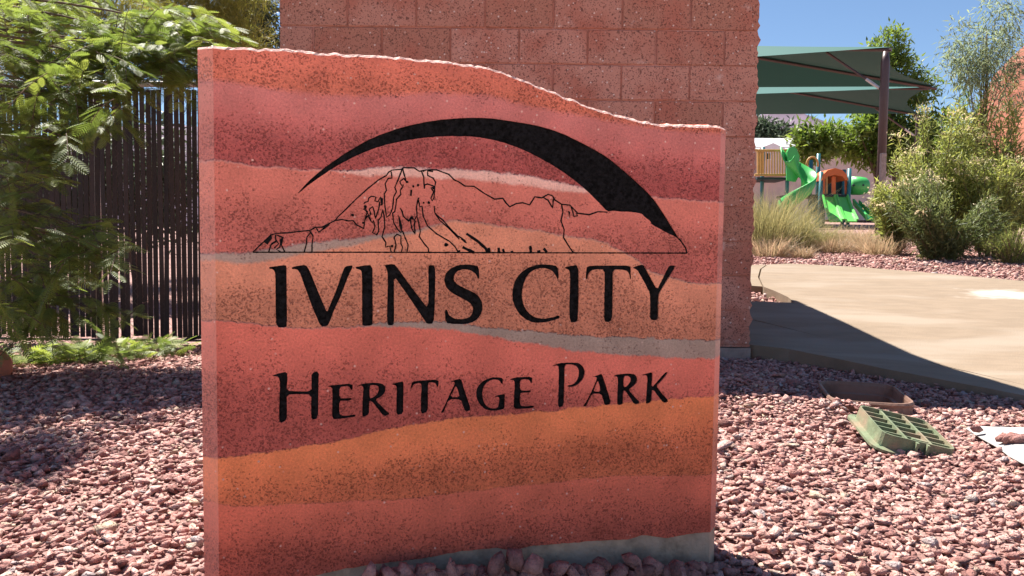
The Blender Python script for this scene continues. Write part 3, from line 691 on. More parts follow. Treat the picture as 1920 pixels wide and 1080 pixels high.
geo = n.new('ShaderNodeNewGeometry'); nz = N(n, 'ShaderNodeTexNoise', i_Scale=70.0, i_Detail=4.0); l.new(geo.outputs['Position'], nz.inputs['Vector'])
hv = N(n, 'ShaderNodeHueSaturation'); l.new(cr.outputs[0], hv.inputs['Color']); l.new(rmap(n, l, nz.outputs[0], .3, .7, .75, 1.2), hv.inputs['Value'])
l.new(hv.outputs[0], p.inputs['Base Color']); p.inputs['Roughness'].default_value = .93; p.inputs['Specular IOR Level'].default_value = .2
bn = N(n, 'ShaderNodeTexNoise', i_Scale=170.0, i_Detail=4.0); l.new(geo.outputs['Position'], bn.inputs['Vector'])
b = N(n, 'ShaderNodeBump', i_Strength=1.0, i_Distance=.008); l.new(bn.outputs[0], b.inputs['Height']); l.new(b.outputs[0], p.inputs['Normal'])
M_rock = m
q = jgrid(-5, 5, 1.0, 5.9, .0185)
q = q[(np.abs(q[:, 0]) < .72*q[:, 1]+.55) & keep(q)]
q = q[~((q[:, 1] > 5.42) & (q[:, 0] < -1.2))]
sz = np.clip(rng.lognormal(math.log(.0275), .33, len(q)), .012, .05)
sz = np.where(rng.random(len(sz)) < .018, sz*1.65, sz)
V, T, tn = scatter(ROCKS, q, sz)
tag(obj('gravel', V, T, M_rock, tint=tn), 'pinkish red crushed lava gravel covering the bed around the sign', 'gravel', kind='stuff')
q = jgrid(.8, 13, 5.2, 13.5, .045)
q = q[(q[:, 0] > .2*q[:, 1]) & (q[:, 0] < .72*q[:, 1]+.5) & keep(q)]
V, T, tn = scatter(ROCKS_S, q, np.clip(rng.lognormal(math.log(.043), .3, len(q)), .025, .1))
tag(obj('gravel', V, T, M_rock, tint=tn), 'pinkish gravel strip behind the curved path below the shrubs', 'gravel', kind='stuff')

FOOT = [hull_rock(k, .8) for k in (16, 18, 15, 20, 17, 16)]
# gravel heaped at the sign's foot, its shade put into a dark tint
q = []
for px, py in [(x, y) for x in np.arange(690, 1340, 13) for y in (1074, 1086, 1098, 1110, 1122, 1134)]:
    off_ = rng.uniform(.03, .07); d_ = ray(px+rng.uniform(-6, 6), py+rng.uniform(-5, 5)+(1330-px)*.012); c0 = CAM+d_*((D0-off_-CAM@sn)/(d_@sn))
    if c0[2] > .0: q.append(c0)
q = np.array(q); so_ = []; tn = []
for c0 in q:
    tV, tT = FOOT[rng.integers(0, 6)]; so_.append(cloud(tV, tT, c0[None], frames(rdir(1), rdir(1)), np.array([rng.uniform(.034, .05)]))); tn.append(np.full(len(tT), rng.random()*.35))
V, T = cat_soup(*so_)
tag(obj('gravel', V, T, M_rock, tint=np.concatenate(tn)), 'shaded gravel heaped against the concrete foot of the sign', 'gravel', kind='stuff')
# rocks banked against the sign's foot, shade painted in by a low tint
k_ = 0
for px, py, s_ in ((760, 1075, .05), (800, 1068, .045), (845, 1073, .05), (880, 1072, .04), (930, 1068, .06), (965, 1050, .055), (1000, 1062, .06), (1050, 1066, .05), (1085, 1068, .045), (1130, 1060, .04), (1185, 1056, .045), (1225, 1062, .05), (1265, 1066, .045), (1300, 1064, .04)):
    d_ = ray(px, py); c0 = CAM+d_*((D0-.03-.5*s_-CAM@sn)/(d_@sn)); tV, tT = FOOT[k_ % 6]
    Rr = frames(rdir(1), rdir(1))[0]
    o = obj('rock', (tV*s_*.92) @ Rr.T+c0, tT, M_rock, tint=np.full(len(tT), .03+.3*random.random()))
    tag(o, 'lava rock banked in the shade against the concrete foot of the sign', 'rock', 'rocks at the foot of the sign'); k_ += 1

# ---- valve box and its upturned lid, white sheet
M_box = mat('valve_box_plastic', (.20, .115, .085), .6, .15, 20, .002, 60, (.27, .17, .13), c2scale=6)
M_lid = mat('lid_plastic', (.165, .20, .12), .6, .18, 25, .002, 80, (.27, .205, .14), world=False, c2scale=9)
M_lidg = mat('lid_inside_shade', (.012, .045, .026), .6, .2, 25, 0, 80, world=False)  # plate green darkened to paint in the shade of the deep cells
vb = empty('valve_box', (*VB_C, .012), 'brown plastic irrigation valve box standing open in the gravel', 'valve box', rz=VB_RZ)
OFF[vb] = np.zeros(3)
def rrect(w_, l_, r_, n_=5):
    P = []
    for cx, cy, a0 in ((w_/2-r_, l_/2-r_, 0), (-w_/2+r_, l_/2-r_, pi/2), (-w_/2+r_, -l_/2+r_, pi), (w_/2-r_, -l_/2+r_, 1.5*pi)):
        P += [(cx+r_*cos(a0+pi/2*i/(n_-1)), cy+r_*sin(a0+pi/2*i/(n_-1))) for i in range(n_)]
    return P
def rings(rs):                                           # list of (w,l,r,z) loops skinned together
    V = []; F = []
    for w_, l_, r_, z in rs: V += [(x, y, z) for x, y in rrect(w_, l_, r_)]
    k = 20
    for a in range(len(rs)-1):
        for i in range(k):
            j = (i+1) % k; F.append((a*k+i, a*k+j, (a+1)*k+j, (a+1)*k+i))
    return V, F
V, F = rings([(.34, .50, .09, -.25), (.315, .475, .085, .026), (.325, .485, .088, .038), (.315, .475, .084, .046), (.30, .46, .078, .046), (.292, .452, .076, .034), (.286, .446, .075, -.002), (.262, .422, .068, -.006), (.272, .432, .07, -.30)])
obj('box_wall', V, F, M_box, vb, local=True, smooth=False)
obj('soil', [(-.2, -.26, -.27), (.2, -.26, -.27), (.2, .26, -.27), (-.2, .26, -.27)], [(0, 1, 2, 3)], M_ground, vb, local=True)
LW, LL = .235, .265
lid = empty('valve_box_lid', (1.325, 2.575, .05), 'pale green ribbed valve box lid lying upside down on the gravel', 'lid')
lid.rotation_euler = (R(9), R(12), R(-5)); OFF[lid] = np.zeros(3)
V, F = rings([(LW+.0, LL, .04, -.037), (LW+.052, LL+.052, .05, -.037), (LW+.052, LL+.052, .05, -.029), (LW+.006, LL+.006, .034, -.026), (LW, LL, .032, .018), (LW-.009, LL-.009, .03, .018), (LW-.011, LL-.011, .03, -.024)])
obj('rim', V, F, M_lid, lid, local=True)
obj('plate', *box(0, 0, -.03, LW-.004, LL-.004, .008), M_lidg, lid, local=True)
for i in (-1, 1): obj('rib', *box(i*LW/6, 0, -.004, .008, LL-.014, .04), M_lid, lid, local=True)
for i in range(-2, 3): obj('rib', *box(0, i*LL/6, -.006, .0+LW-.014, .005, .037), M_lid, lid, local=True)
obj('latch', *join(box(-.012, -LL/2-.006, -.003, .008, .02, .038), box(.022, -LL/2-.006, -.003, .008, .02, .038), box(.005, -LL/2+.02, .014, .05, .012, .008)), M_lid, lid, local=True)
M_white = mat('white_sheet', (.36, .352, .34), .8, .05, 9, .004, 14)
me_V = []; ring = SHEET; cen = ring.mean(0)
V = [(*cen, .035)]; F = []
for t_, h_ in ((.5, .03), (1.0, .016)):
    for i, q_ in enumerate(ring): 
        a = cen+(q_-cen)*t_; V.append((*a, h_+.008*mnoise.noise(Vector((a[0]*9, a[1]*9, 0)))))
k = len(ring)
for i in range(k):
    j = (i+1) % k; F += [(0, 1+i, 1+j), (1+i, 1+k+i, 1+k+j, 1+j)]
o = obj('white_sheet', V, F, M_white, smooth=True); md = o.modifiers.new('thickness', 'SOLIDIFY'); md.thickness = .004
tag(o, 'white sheet half buried in the gravel beside the green lid', 'sheet')
for px, py, s_, lab in ((1833, 811, .036, 'flat grey stone on the near-left corner of the white sheet'), (1881, 829, .05, 'dark stone at the left of three on the white sheet'), (1897, 832, .06, 'middle dark stone of three on the white sheet'), (1916, 835, .062, 'dark stone at the right of three on the white sheet')):
    c0 = at_z(px, py, .03); tV, tT = FOOT[(k_+3) % 6]; k_ += 1
    tag(obj('stone', tV*s_*np.array((1.2, 1, .9 if s_ > .035 else .5))+np.array((c0[0], c0[1], .045)), tT, M_rock, tint=np.full(len(tT), .15)), lab, 'stone')

# ================================================================== FENCE (left)
FY = 5.5; fx0, fx1 = -4.6, wx0-.02
ztop = at_y(240, 159, FY)[2]; zbot = at_y(260, 634, FY)[2]
fence = empty('slatted_fence', ((fx0+fx1)/2, FY, zbot), 'chain-link fence with dark brown privacy slats behind the feathery tree', 'fence')
M_slat = mat('brown_slat', (.028, .016, .014), .55, .2, 12, 0, 40, rnd=.3, spec=.35)
M_galv = mat('galvanised', (.55, .54, .52), .45, .1, 20, 0, spec=.5, metal=.3)
M_wire = mat('vinyl_wire', (.11, .08, .07), .35, .1, 20, 0, spec=.4)
V, F = box(0, 0, 0, .0345, .006, ztop-zbot-.03, bev=.0015)
sl_me = build_mesh('slat', V, F, M_slat)
pitch = .0405
for i in range(int((fx1-fx0)/pitch)):
    x = fx0+i*pitch+random.uniform(-.0015, .0015)
    o = bpy.data.objects.new('slat', sl_me); C.objects.link(o); o.parent = fence
    o.location = Vector((x, FY, (ztop+zbot)/2-.01+random.uniform(-.012, .012)))-Vector(OFF[fence]); o.rotation_euler = (random.uniform(-.02, .02), random.uniform(-.004, .004), random.uniform(-.12, .12))
obj('top_rail', *tube([(fx0, FY-.035, ztop), (fx1, FY-.035, ztop)], .021, 10), M_galv, fence, smooth=True)
for x in (-4.35, -2.98, -1.62): obj('post', *tube([(x, FY+.06, -.1), (x, FY+.06, ztop+.01)], .03, 10), M_galv, fence, smooth=True)
obj('bottom_rail', *tube([(fx0, FY-.012, zbot-.012), (fx1, FY-.012, zbot-.012)], .009, 6), M_wire, fence, smooth=True)
V = []; F = []; kx = 0; dz = .036; nzz = int((ztop-zbot+.16)/dz); dx = .04
for i in range(int((fx1-fx0)/dx)):
    x = fx0+i*dx
    pts = [(x+(dx/2 if (j % 2) else -dx/2), FY-.008 if (j % 2) else FY+.008, ztop-.01-j*dz) for j in range(nzz)]
    b0 = len(V)
    for q_ in pts:
        for a in range(3): V.append((q_[0]+.0013*cos(a*2.1), q_[1]+.0013*sin(a*2.1), q_[2]))
    for j in range(nzz-1):
        for a in range(3):
            a2 = (a+1) % 3; F.append((b0+j*3+a, b0+j*3+a2, b0+j*3+3+a2, b0+j*3+3+a))
obj('wire_mesh', V, np.array(F), M_wire, fence)
M_pale = mat('pale_concrete', (.58, .53, .45), .9, .12, 5, .003, 60)
kz = at_y(260, 657, FY)[2]
tag(obj('fence_kerb', *box((fx0+fx1)/2, FY+.06, kz-.1, fx1-fx0, .2, .2, bev=.008), M_conc), 'low pale concrete kerb running under the slatted fence', 'kerb')
tag(obj('yard_pavement', *box(-7, 8.2, kz-.07, 14, 5.06, .12), M_pale), kind='structure')
hp = [at_y(268, 657, FY-.55), at_y(300, 652, FY-.53), at_y(330, 642, FY-.25), at_y(365, 633, FY-.2), at_y(410, 630, FY-.2), at_y(470, 634, FY-.2)]
tag(obj('irrigation_hose', *tube(hp, .013, 8), mat('black_hose', (.012, .012, .013), .5, .1), smooth=True), 'black irrigation hose lying along the fence foot', 'hose')

# rounded boulder cut by the left frame edge
bc = at_y(-58, 698, 3.6); bm = bmesh.new(); bmesh.ops.create_icosphere(bm, subdivisions=4, radius=1)
for v in bm.verts:
    d_ = 1+.09*mnoise.fractal(v.co*1.4, 1, 2, 4)
    v.co = Vector((v.co.x*.168*d_, v.co.y*.19*d_, v.co.z*.15*d_))+Vector((bc[0], bc[1], bc[2]))
me = bpy.data.meshes.new('boulder'); bm.to_mesh(me); bm.free(); me.materials.append(mat('sandstone', (.50, .22, .155), .9, .15, 6, .004, 60))
o = bpy.data.objects.new('boulder', me); C.objects.link(o); me.polygons.foreach_set('use_smooth', np.ones(len(me.polygons), bool))
tag(o, 'rounded salmon-red sandstone boulder at the left edge of the photo', 'boulder')

# ================================================================== FOLIAGE
M_bark = mat('bark', (.13, .09, .065), .9, .3, 14, .01, 40)
M_twig = mat('twig', (.16, .12, .08), .85, .3, 30)
def leafmat(name, c, tr=.45, tint=.35): return mat(name, c, .5, .15, 5, tint=tint, transl=tr, spec=.35)
M_feather = leafmat('feathery_leaf', (.20, .25, .066), .46)
M_olive = leafmat('olive_needles', (.24, .235, .06))
M_dkgreen = leafmat('dark_needles', (.06, .085, .05), .3)
M_broad = leafmat('broad_leaf', (.14, .20, .045))
M_willow = leafmat('willow_leaf', (.24, .29, .17))
M_shrub = leafmat('shrub_leaf', (.27, .30, .095))
M_shrubd = leafmat('dark_shrub_leaf', (.16, .19, .075), .35)
M_grass = leafmat('green_grass', (.32, .29, .14), .4)
M_dry = leafmat('dry_grass', (.40, .30, .20), .4, .25)
M_flower = mat('cream_flower', (.66, .56, .36), .8, .2, 30, tint=.25, transl=.3)
LEAF = (np.array(((0, 0, 0), (.35, .17, .03), (1, 0, -.05), (.35, -.17, .03))), np.array(((0, 1, 2), (0, 2, 3))))
LANCE = (np.array(((0, 0, 0), (.4, .085, .02), (1, 0, -.1), (.4, -.085, .02))), np.array(((0, 1, 2), (0, 2, 3))))
NEED = (np.array(((0, -.035, 0), (0, .035, 0), (1, 0, .0))), np.array(((0, 1, 2),)))
def frond_template(npair=9):
    V = []; T = []
    def tri(a, b_, c): k = len(V); V.extend((a, b_, c)); T.append((k, k+1, k+2))
    tri((0, -.006, 0), (0, .006, 0), (1, 0, -.16))
    for i in range(npair):
        t = .1+.86*i/(npair-1); L = .36*sin(pi*(.14+.80*t))**.8
        for s_ in (-1, 1):
            x = t; z = -.16*t*t; ex, ey, ez = x+L*.55, s_*L*.86, z-L*.15+.03
            w_ = .034
            b0 = (x-w_, 0, z); b1 = (x+w_, 0, z); mid1 = (x+L*.3-w_*.9, s_*L*.47, z+.015); mid2 = (x+L*.3+w_*1.1, s_*L*.47, z+.015)
            tri(b0, b1, mid2); tri(b0, mid2, mid1); tri(mid1, mid2, (ex, ey, ez))
    return np.array(V), np.array(T)
FROND = frond_template()
def tree_obj(name, label, base, cat='tree', group=None): return empty(name, base, label, cat, group)
def crown_leaves(blobs, n, size, tmpl, nclump, spread, droop=.0, flat=.0):
    """leaves gathered in clumps spread through ellipsoid blobs (cx,cy,cz,rx,ry,rz,weight)"""
    Bl = np.array([b_[:6] for b_ in blobs]); wt = np.array([b_[6] if len(b_) > 6 else 1 for b_ in blobs], float)
    wt = wt*Bl[:, 3]*Bl[:, 5]; wt /= wt.sum()
    bi = rng.choice(len(Bl), nclump, p=wt)
    u = rdir(nclump)*(rng.random((nclump, 1))**.42)
    cc = Bl[bi, :3]+u*Bl[bi, 3:6]
    ci = rng.integers(0, nclump, n); ct = rng.random(nclump)
    pos = cc[ci]+rng.normal(0, 1, (n, 3))*spread*np.array((1, 1, .75))
    out = unit(pos-Bl[bi[ci], :3]); d = unit(out*.5+rng.normal(0, .6, (n, 3))+np.array((0, 0, -droop)))
    nn = unit(rng.normal(0, .5, (n, 3))+np.array((0, 0, 1+flat)))
    V, T = cloud(*tmpl, pos, frames(d, nn), size*rng.uniform(.65, 1.35, n))
    tn = np.clip(ct[ci]*.6+rng.random(n)*.4, 0, 1)
    return V, T, np.repeat(tn, len(tmpl[1])), cc
def make_tree(name, label, base, top, r0, blobs, n, size, tmpl, m_leaf, nclump=60, spread=.3, limbs=9, droop=0, cat='tree', group=None, lean=(0, 0)):
    t = tree_obj(name, label, base, cat, group)
    base = np.array(base, float); top = np.array(top, float)
    V, T, tn, cc = crown_leaves(blobs, n, size, tmpl, nclump, spread, droop)
    parts = [tube(bez(base-np.array((0, 0, .1)), base+(top-base)*.5+np.array((rng.normal(0, .1), 0, 0)), top, 9), np.linspace(r0, r0*.35, 9), 8)]
    for i in range(limbs):
        f = rng.uniform(.3, .9); a = base+(top-base)*f; c = cc[rng.integers(0, len(cc))]
        mid = (a+c)/2+np.array((0, 0, .12*np.linalg.norm(c-a))); parts.append(tube(bez(a, mid, c, 6), np.linspace(r0*.45*(1.1-f), r0*.06, 6), 5))
    obj('trunk', *join(*parts), M_bark, t, smooth=True)
    o = obj('crown', V, T, m_leaf, t, tint=tn); return t
# --- feathery tree reaching in from the left, sprays of twice-divided leaves
ft_base = np.array((-3.5, 3.95, 0.0))
ft = tree_obj('feathery_tree', 'feathery pinnate-leaved tree reaching in from the left over the fence', ft_base)
REG = [  # px, py, rx, ry, depth, sprays, droop
    (200, 70, 120, 45, 4.9, 40, .1), (330, 60, 95, 45, 4.9, 44, .1), (300, 115, 90, 35, 4.8, 34, .25), (120, 110, 110, 40, 4.7, 34, .2),
    (60, 170, 85, 45, 4.6, 30, .3), (200, 150, 70, 30, 4.6, 18, .3), (130, 205, 70, 30, 4.5, 16, .3), (205, 205, 35, 30, 4.6, 8, .4), (340, 140, 45, 25, 4.9, 16, .3),
    (50, 260, 75, 40, 4.4, 20, .3), (110, 260, 50, 18, 4.4, 7, .2), (40, 330, 70, 40, 4.3, 18, .3), (70, 322, 45, 14, 4.3, 5, .1),
    (70, 420, 95, 40, 4.2, 24, .25), (150, 430, 70, 26, 4.2, 13, .2), (190, 470, 65, 28, 4.2, 13, .25), (90, 490, 90, 42, 4.3, 20, .3), (50, 540, 85, 45, 4.2, 22, .35), (130, 570, 80, 28, 4.3, 13, .3), (195, 590, 50, 20, 4.3, 6, .3), (30, 600, 50, 30, 4.2, 8, .4),
    (-90, 120, 110, 110, 4.4, 40, .2), (-100, 330, 100, 120, 4.2, 34, .3), (-100, 500, 80, 80, 4.1, 20, .3), (150, 20, 150, 30, 5.2, 26, .1), (20, 60, 80, 60, 4.8, 24, .2), (-250, 200, 120, 200, 4.3, 40, .2), (-15, -205, 105, 50, 4.05, 26, .1), (-200, 20, 180, 80, 4.5, 40, .2)]
P, Dd, Tn, segs = [], [], [], []
REG = [(a, b_, c, d_, e_-.6, f_, g_) for a, b_, c, d_, e_, f_, g_ in REG]
for px, py, rx, ry, dep, ns, dr in REG:
    ns = int(ns*(.95 if py > 230 else 1.35)*(.35 if px < -50 else 1)); root = None
    for _ in range(ns):
        a, r_ = rng.uniform(0, 2*pi), rng.random()**.5
        c = at_y(px+rx*r_*cos(a), py+ry*r_*sin(a), dep+rng.normal(0, .22))
        d = unit(np.array((.55+rng.normal(0, .75), -.25+rng.normal(0, .7), -dr+rng.normal(0, .38))))
        L = rng.uniform(.12, .26); st = rng.random()
        s0 = c-d*L*.5; e0 = c+d*L*.5+np.array((0, 0, -.03)); cv = bez(s0, c+np.array((0, 0, .02)), e0, 7)
        segs.append((cv, .0022)); side = unit(np.cross(d, (0, 0, 1)))
        for i in range(1, 7):
            for s_ in (-1, 1):
                if rng.random() < .12: continue
                P.append(cv[i]); Dd.append(unit(d*.75+side*s_*rng.uniform(.5, .95)+np.array((0, 0, rng.normal(-.12, .15))))); Tn.append(np.clip(st*.7+rng.random()*.3, 0, 1))
        P.append(cv[-1]); Dd.append(d); Tn.append(st)
P = np.array(P); Dd = np.array(Dd); n_ = len(P)
V, T = cloud(*FROND, P, frames(Dd, unit(rng.normal(0, .28, (n_, 3))+np.array((0, 0, 1)))), rng.uniform(.055, .105, n_))
obj('crown', V, T, M_feather, ft, tint=np.repeat(np.array(Tn), len(FROND[1])))
parts = [tube(bez(ft_base-(0, 0, .1), ft_base+(.1, 0, 1.0), ft_base+np.array((.25, .2, 2.1)), 9), np.linspace(.075, .03, 9), 9)]
for px, py, rx, ry, dep, ns, dr in REG:
    c = at_y(px+rx*.5, py, dep); hz = min(2.0, max(.3, c[2]+.1)); a = ft_base+np.array((.05+.08*hz, .04*hz, hz))
    m_ = (a+c)/2+np.array((0, 0, .14)); parts.append(tube(bez(a, m_, c, 8), np.linspace(.013, .003, 8), 5))
parts += [tube(cv, r_, 3, False) for cv, r_ in segs]
obj('trunk', *join(*parts), M_bark, ft, smooth=True)
# --- low seedlings along the fence foot
for i, (px, py, w_, lab) in enumerate(((35, 690, .26, 'leafy green seedling clump beside the red boulder'), (95, 688, .24, 'green seedling clump second from the red boulder along the fence'), (160, 686, .27, 'middle green seedling clump under the fence slats'), (222, 682, .25, 'bright green seedling clump left of the hose end'), (285, 672, .22, 'small green seedling clump nearest the sign by the hose'))):
    b0 = at_z(px, py, -.03); g_ = tree_obj('seedling_clump', lab, b0, 'plant', 'seedlings along the fence foot')
    n_ = 85; a = rng.uniform(0, 2*pi, n_); r_ = rng.random(n_)**.6*w_
    P = np.c_[b0[0]+r_*np.cos(a), b0[1]+r_*np.sin(a)*.55, b0[2]+rng.uniform(.01, .10, n_)]
    Dd = unit(np.c_[np.cos(a)+rng.normal(0, .5, n_), np.sin(a)+rng.normal(0, .5, n_), rng.uniform(-.2, .7, n_)])
    V, T = cloud(*FROND, P, frames(Dd, unit(rng.normal(0, .35, (n_, 3))+(0, 0, 1))), rng.uniform(.07, .13, n_))
    obj('leaves', V, T, M_feather, g_, tint=np.repeat(rng.random(n_), len(FROND[1])))
    obj('stems', *join(*[tube([(q_[0]*.4+b0[0]*.6, q_[1]*.4+b0[1]*.6, b0[2]-.02), q_], .002, 3, False) for q_ in P[::3]]), M_twig, g_)
# --- background trees left
def blob(px, py, Y, rx, ry, w_=1.0, k=1.0):
    c = at_y(px, py, Y); s_ = Y/FPX; return (*c, rx*s_, max(rx, ry)*s_*.8*k, ry*s_, w_)
def gz(px, Y): q_ = at_y(px, 455, Y); return (q_[0], Y, float(ground_h(q_[0], Y)))
make_tree('pine_tree', 'tall olive-green pine filling the sky at upper left', gz(60, 11), at_y(60, -20, 11), .09, [blob(40, 60, 11, 150, 110), blob(-120, 20, 11, 170, 150), blob(120, -40, 11, 160, 90), blob(190, 60, 11, 90, 70)], 34000, .17, NEED, M_olive, 420, .17)
make_tree('pine_tree', 'yellow-green pine above the left corner of the sign', gz(390, 13), at_y(390, -20, 13), .07, [blob(390, 40, 13, 85, 75), blob(420, -50, 13, 95, 70), blob(330, 0, 13, 80, 70), blob(450, 70, 13, 45, 45)], 22000, .16, NEED, M_olive, 300, .15)
make_tree('dark_tree', 'dark tree showing a gap of sky beside the block wall', gz(470, 19), at_y(470, 0, 19), .15, [blob(478, 30, 19, 34, 40), blob(440, 60, 19, 50, 50), blob(500, 85, 19, 26, 22), blob(470, -40, 19, 50, 40)], 6000, .16, LEAF, M_dkgreen, 110, .18)
for i, (px, py, rx, lab) in enumerate(((-60, 330, 110, 'dark shrub seen through the fence gaps at far left'), (110, 330, 110, 'dark shrub seen through the middle of the fence slats'), (270, 320, 100, 'dark shrub behind the fence slats next to the sign'))):
    make_tree('yard_shrub', lab, gz(px, 8.2), at_y(px, py-20, 8.2), .05, [blob(px, py, 8.2, rx, 100), blob(px+20, py+70, 8.2, rx*.9, 70)], 3600, .10, LEAF, M_dkgreen, 130, .12, cat='shrub')
# --- background right
make_tree('shade_tree', 'leafy tree under the shade sails behind the playground', gz(1655, 31), at_y(1630, 240, 31), .13, [blob(1560, 262, 31, 62, 38), blob(1630, 262, 31, 60, 42), blob(1700, 275, 31, 60, 55), blob(1520, 272, 31, 32, 28), blob(1740, 240, 31, 40, 50)], 9000, .29, LEAF, M_broad, 150, .24)
make_tree('poplar_tree', 'bright green tree rising above the upper shade sail', gz(1680, 31), at_y(1665, 80, 31), .16, [blob(1658, 95, 31, 26, 42), blob(1690, 130, 31, 34, 45), blob(1725, 165, 31, 30, 28), blob(1640, 140, 31, 30, 40), blob(1680, 210, 31, 60, 50)], 8000, .2, LEAF, M_broad, 120, .2)
make_tree('evergreen_tree', 'small dark evergreen behind the grey roof right of the wall', gz(1445, 60), at_y(1445, 240, 60), .2, [blob(1445, 252, 60, 32, 22), blob(1410, 250, 60, 30, 24), blob(1480, 262, 60, 18, 10)], 2500, .5, LEAF, M_dkgreen, 60, .45)
make_tree('willow_tree', 'airy grey-green desert willow against the sky at upper right', gz(1830, 11.5), at_y(1850, 60, 11.5), .028, [blob(1850, 110, 11.5, 62, 60, 1.1), blob(1870, 30, 11.5, 40, 50, .8), blob(1795, 70, 11.5, 22, 35, .5), blob(1815, 140, 11.5, 45, 40), blob(1900, 95, 11.5, 28, 30, .6), blob(1900, 180, 11.5, 40, 40, .5), blob(1780, 120, 11.5, 18, 14, .4)], 3800, .10, LANCE, M_willow, 150, .09, limbs=26, droop=.5)
def shrub(name, lab, px, py_b, Y, wpx, htop, n, size, m_leaf, tmpl=LANCE, flowers=0, group='shrubs behind the path', nst=26, dry=0, lo=.18):
    n = int(n*1.5); size *= 1.2; wpx *= 1.12; b0 = at_y(px, py_b, Y); b0[2] = float(ground_h(b0[0], Y)); s_ = Y/FPX
    H = at_y(px, htop, Y)[2]-b0[2]; t = tree_obj(name, lab, b0, 'shrub', group); W_ = wpx*s_
    stems = []; tips = []
    for i in range(nst):
        a = rng.uniform(0, 2*pi); r_ = rng.random()**.5; hh = H*(1-.30*r_**2)*rng.uniform(.55, 1.12)
        e_ = b0+np.array((W_*r_*cos(a), W_*.7*r_*sin(a), hh)); cv = bez(b0+np.array((W_*.15*cos(a), W_*.1*sin(a), 0)), b0+np.array((W_*r_*cos(a)*.45, W_*.35*r_*sin(a), hh*.6)), e_, 10)
        stems.append(cv); tips.append(e_)
    A = np.array(stems); k = rng.integers(0, nst, n); u = rng.uniform(lo, 1.0, n)
    f = u*9; i0 = np.minimum(f.astype(int), 8); fr = (f-i0)[:, None]
    pos = A[k, i0]*(1-fr)+A[k, i0+1]*fr+rng.normal(0, 1, (n, 3))*W_*.06
    d = unit(unit(A[k, i0+1]-A[k, i0])*.6+rng.normal(0, .55, (n, 3))); nn = unit(rng.normal(0, .6, (n, 3))+(0, 0, 1))
    V, T = cloud(*tmpl, pos, frames(d, nn), size*rng.uniform(.6, 1.35, n)); ct = rng.random(nst)
    obj('leaves', V, T, m_leaf, t, tint=np.repeat(np.clip(ct[k]*.5+rng.random(n)*.5, 0, 1), len(tmpl[1])))
    obj('stems', *join(*[tube(cv, np.linspace(.009, .003, 10), 4, False) for cv in stems]), M_twig, t)
    if flowers:
        tp = np.array(tips)[rng.choice(nst, min(flowers, nst), replace=False)]; n2 = len(tp)*40
        pos = np.repeat(tp, 40, 0)+rng.normal(0, 1, (n2, 3))*np.array((.065, .065, .03))+(0, 0, .02)
        V, T = cloud(*LEAF, pos, frames(rdir(n2), unit(rng.normal(0, .4, (n2, 3))+(0, 0, 1))), rng.uniform(.03, .055, n2))
        tag(obj('flower_heads', V, T, M_flower, t, tint=np.repeat(rng.random(n2), 2)), kind='stuff')
    return t
shrub('flowering_shrub', 'tall shrub topped with cream flower heads beside the shade post', 1745, 470, 10.6, 95, 205, 5200, .085, M_shrub, flowers=26, nst=40)
shrub('flowering_shrub', 'wide dark-leaved shrub with pale tips in front of the tall flowering shrub', 1765, 486, 9.7, 95, 330, 5600, .075, M_shrubd, flowers=10, nst=36, lo=.05)
shrub('flowering_shrub', 'tall tangled shrub below the desert willow at the right edge', 1880, 475, 11.4, 90, 150, 5200, .095, M_shrub, flowers=5, nst=38)
shrub('flowering_shrub', 'olive shrub with cream flowers between willow trunk and right edge', 1850, 482, 10.2, 75, 270, 4200, .08, M_shrub, flowers=16, nst=34, lo=.1)
shrub('flowering_shrub', 'bright green shrub growing left of the willow trunk', 1790, 470, 12.0, 50, 150, 2600, .09, M_broad, nst=24)
shrub('flowering_shrub', 'loose yellow-green shrub standing right of the green slides', 1672, 462, 10.8, 48, 320, 2200, .085, M_shrub, flowers=7, nst=22)
shrub('low_shrub', 'rounded low dusty-green shrub at the gravel edge far right', 1898, 492, 9.3, 62, 418, 4200, .05, M_shrub, tmpl=NEED, nst=60, lo=.1)
def grass(name, lab, px, py, Y, wpx, hpx, n, m_, group='grass tufts behind the path'):
    b0 = at_y(px, py, Y); b0[2] = float(ground_h(b0[0], Y)); s_ = Y/FPX; t = tree_obj(name, lab, b0, 'grass', group)
    a = rng.uniform(0, 2*pi, n); r_ = rng.random(n)**.6; h_ = hpx*s_*rng.uniform(.45, 1.1, n); w_ = wpx*s_
    p0 = b0+np.c_[w_*.45*r_*np.cos(a), w_*.35*r_*np.sin(a), np.zeros(n)]; d = np.c_[np.cos(a)*r_, np.sin(a)*r_, np.zeros(n)]
    p1 = p0+d*w_*.25+np.c_[np.zeros((n, 2)), h_*.6]; p2 = p0+d*w_*(.55+.3*rng.random((n, 1)))+np.c_[np.zeros((n, 2)), h_]
    sd_ = unit(np.cross(rdir(n), (0, 0, 1)))*.0028*Y/9; p1 += rng.normal(0, .07*w_, (n, 3)); p2 += rng.normal(0, .16*w_, (n, 3))*np.array((1, 1, .7))
    V = np.stack((p0-sd_, p0+sd_, p1+sd_*.8, p1-sd_*.8, p2), 1).reshape(-1, 3); k = (np.arange(n)*5)[:, None, None]
    T = (np.array(((0, 1, 2), (0, 2, 3), (3, 2, 4)))[None]+k).reshape(-1, 3)
    obj('blades', V, T, m_, t, tint=np.repeat(rng.random(n), 3)); return t
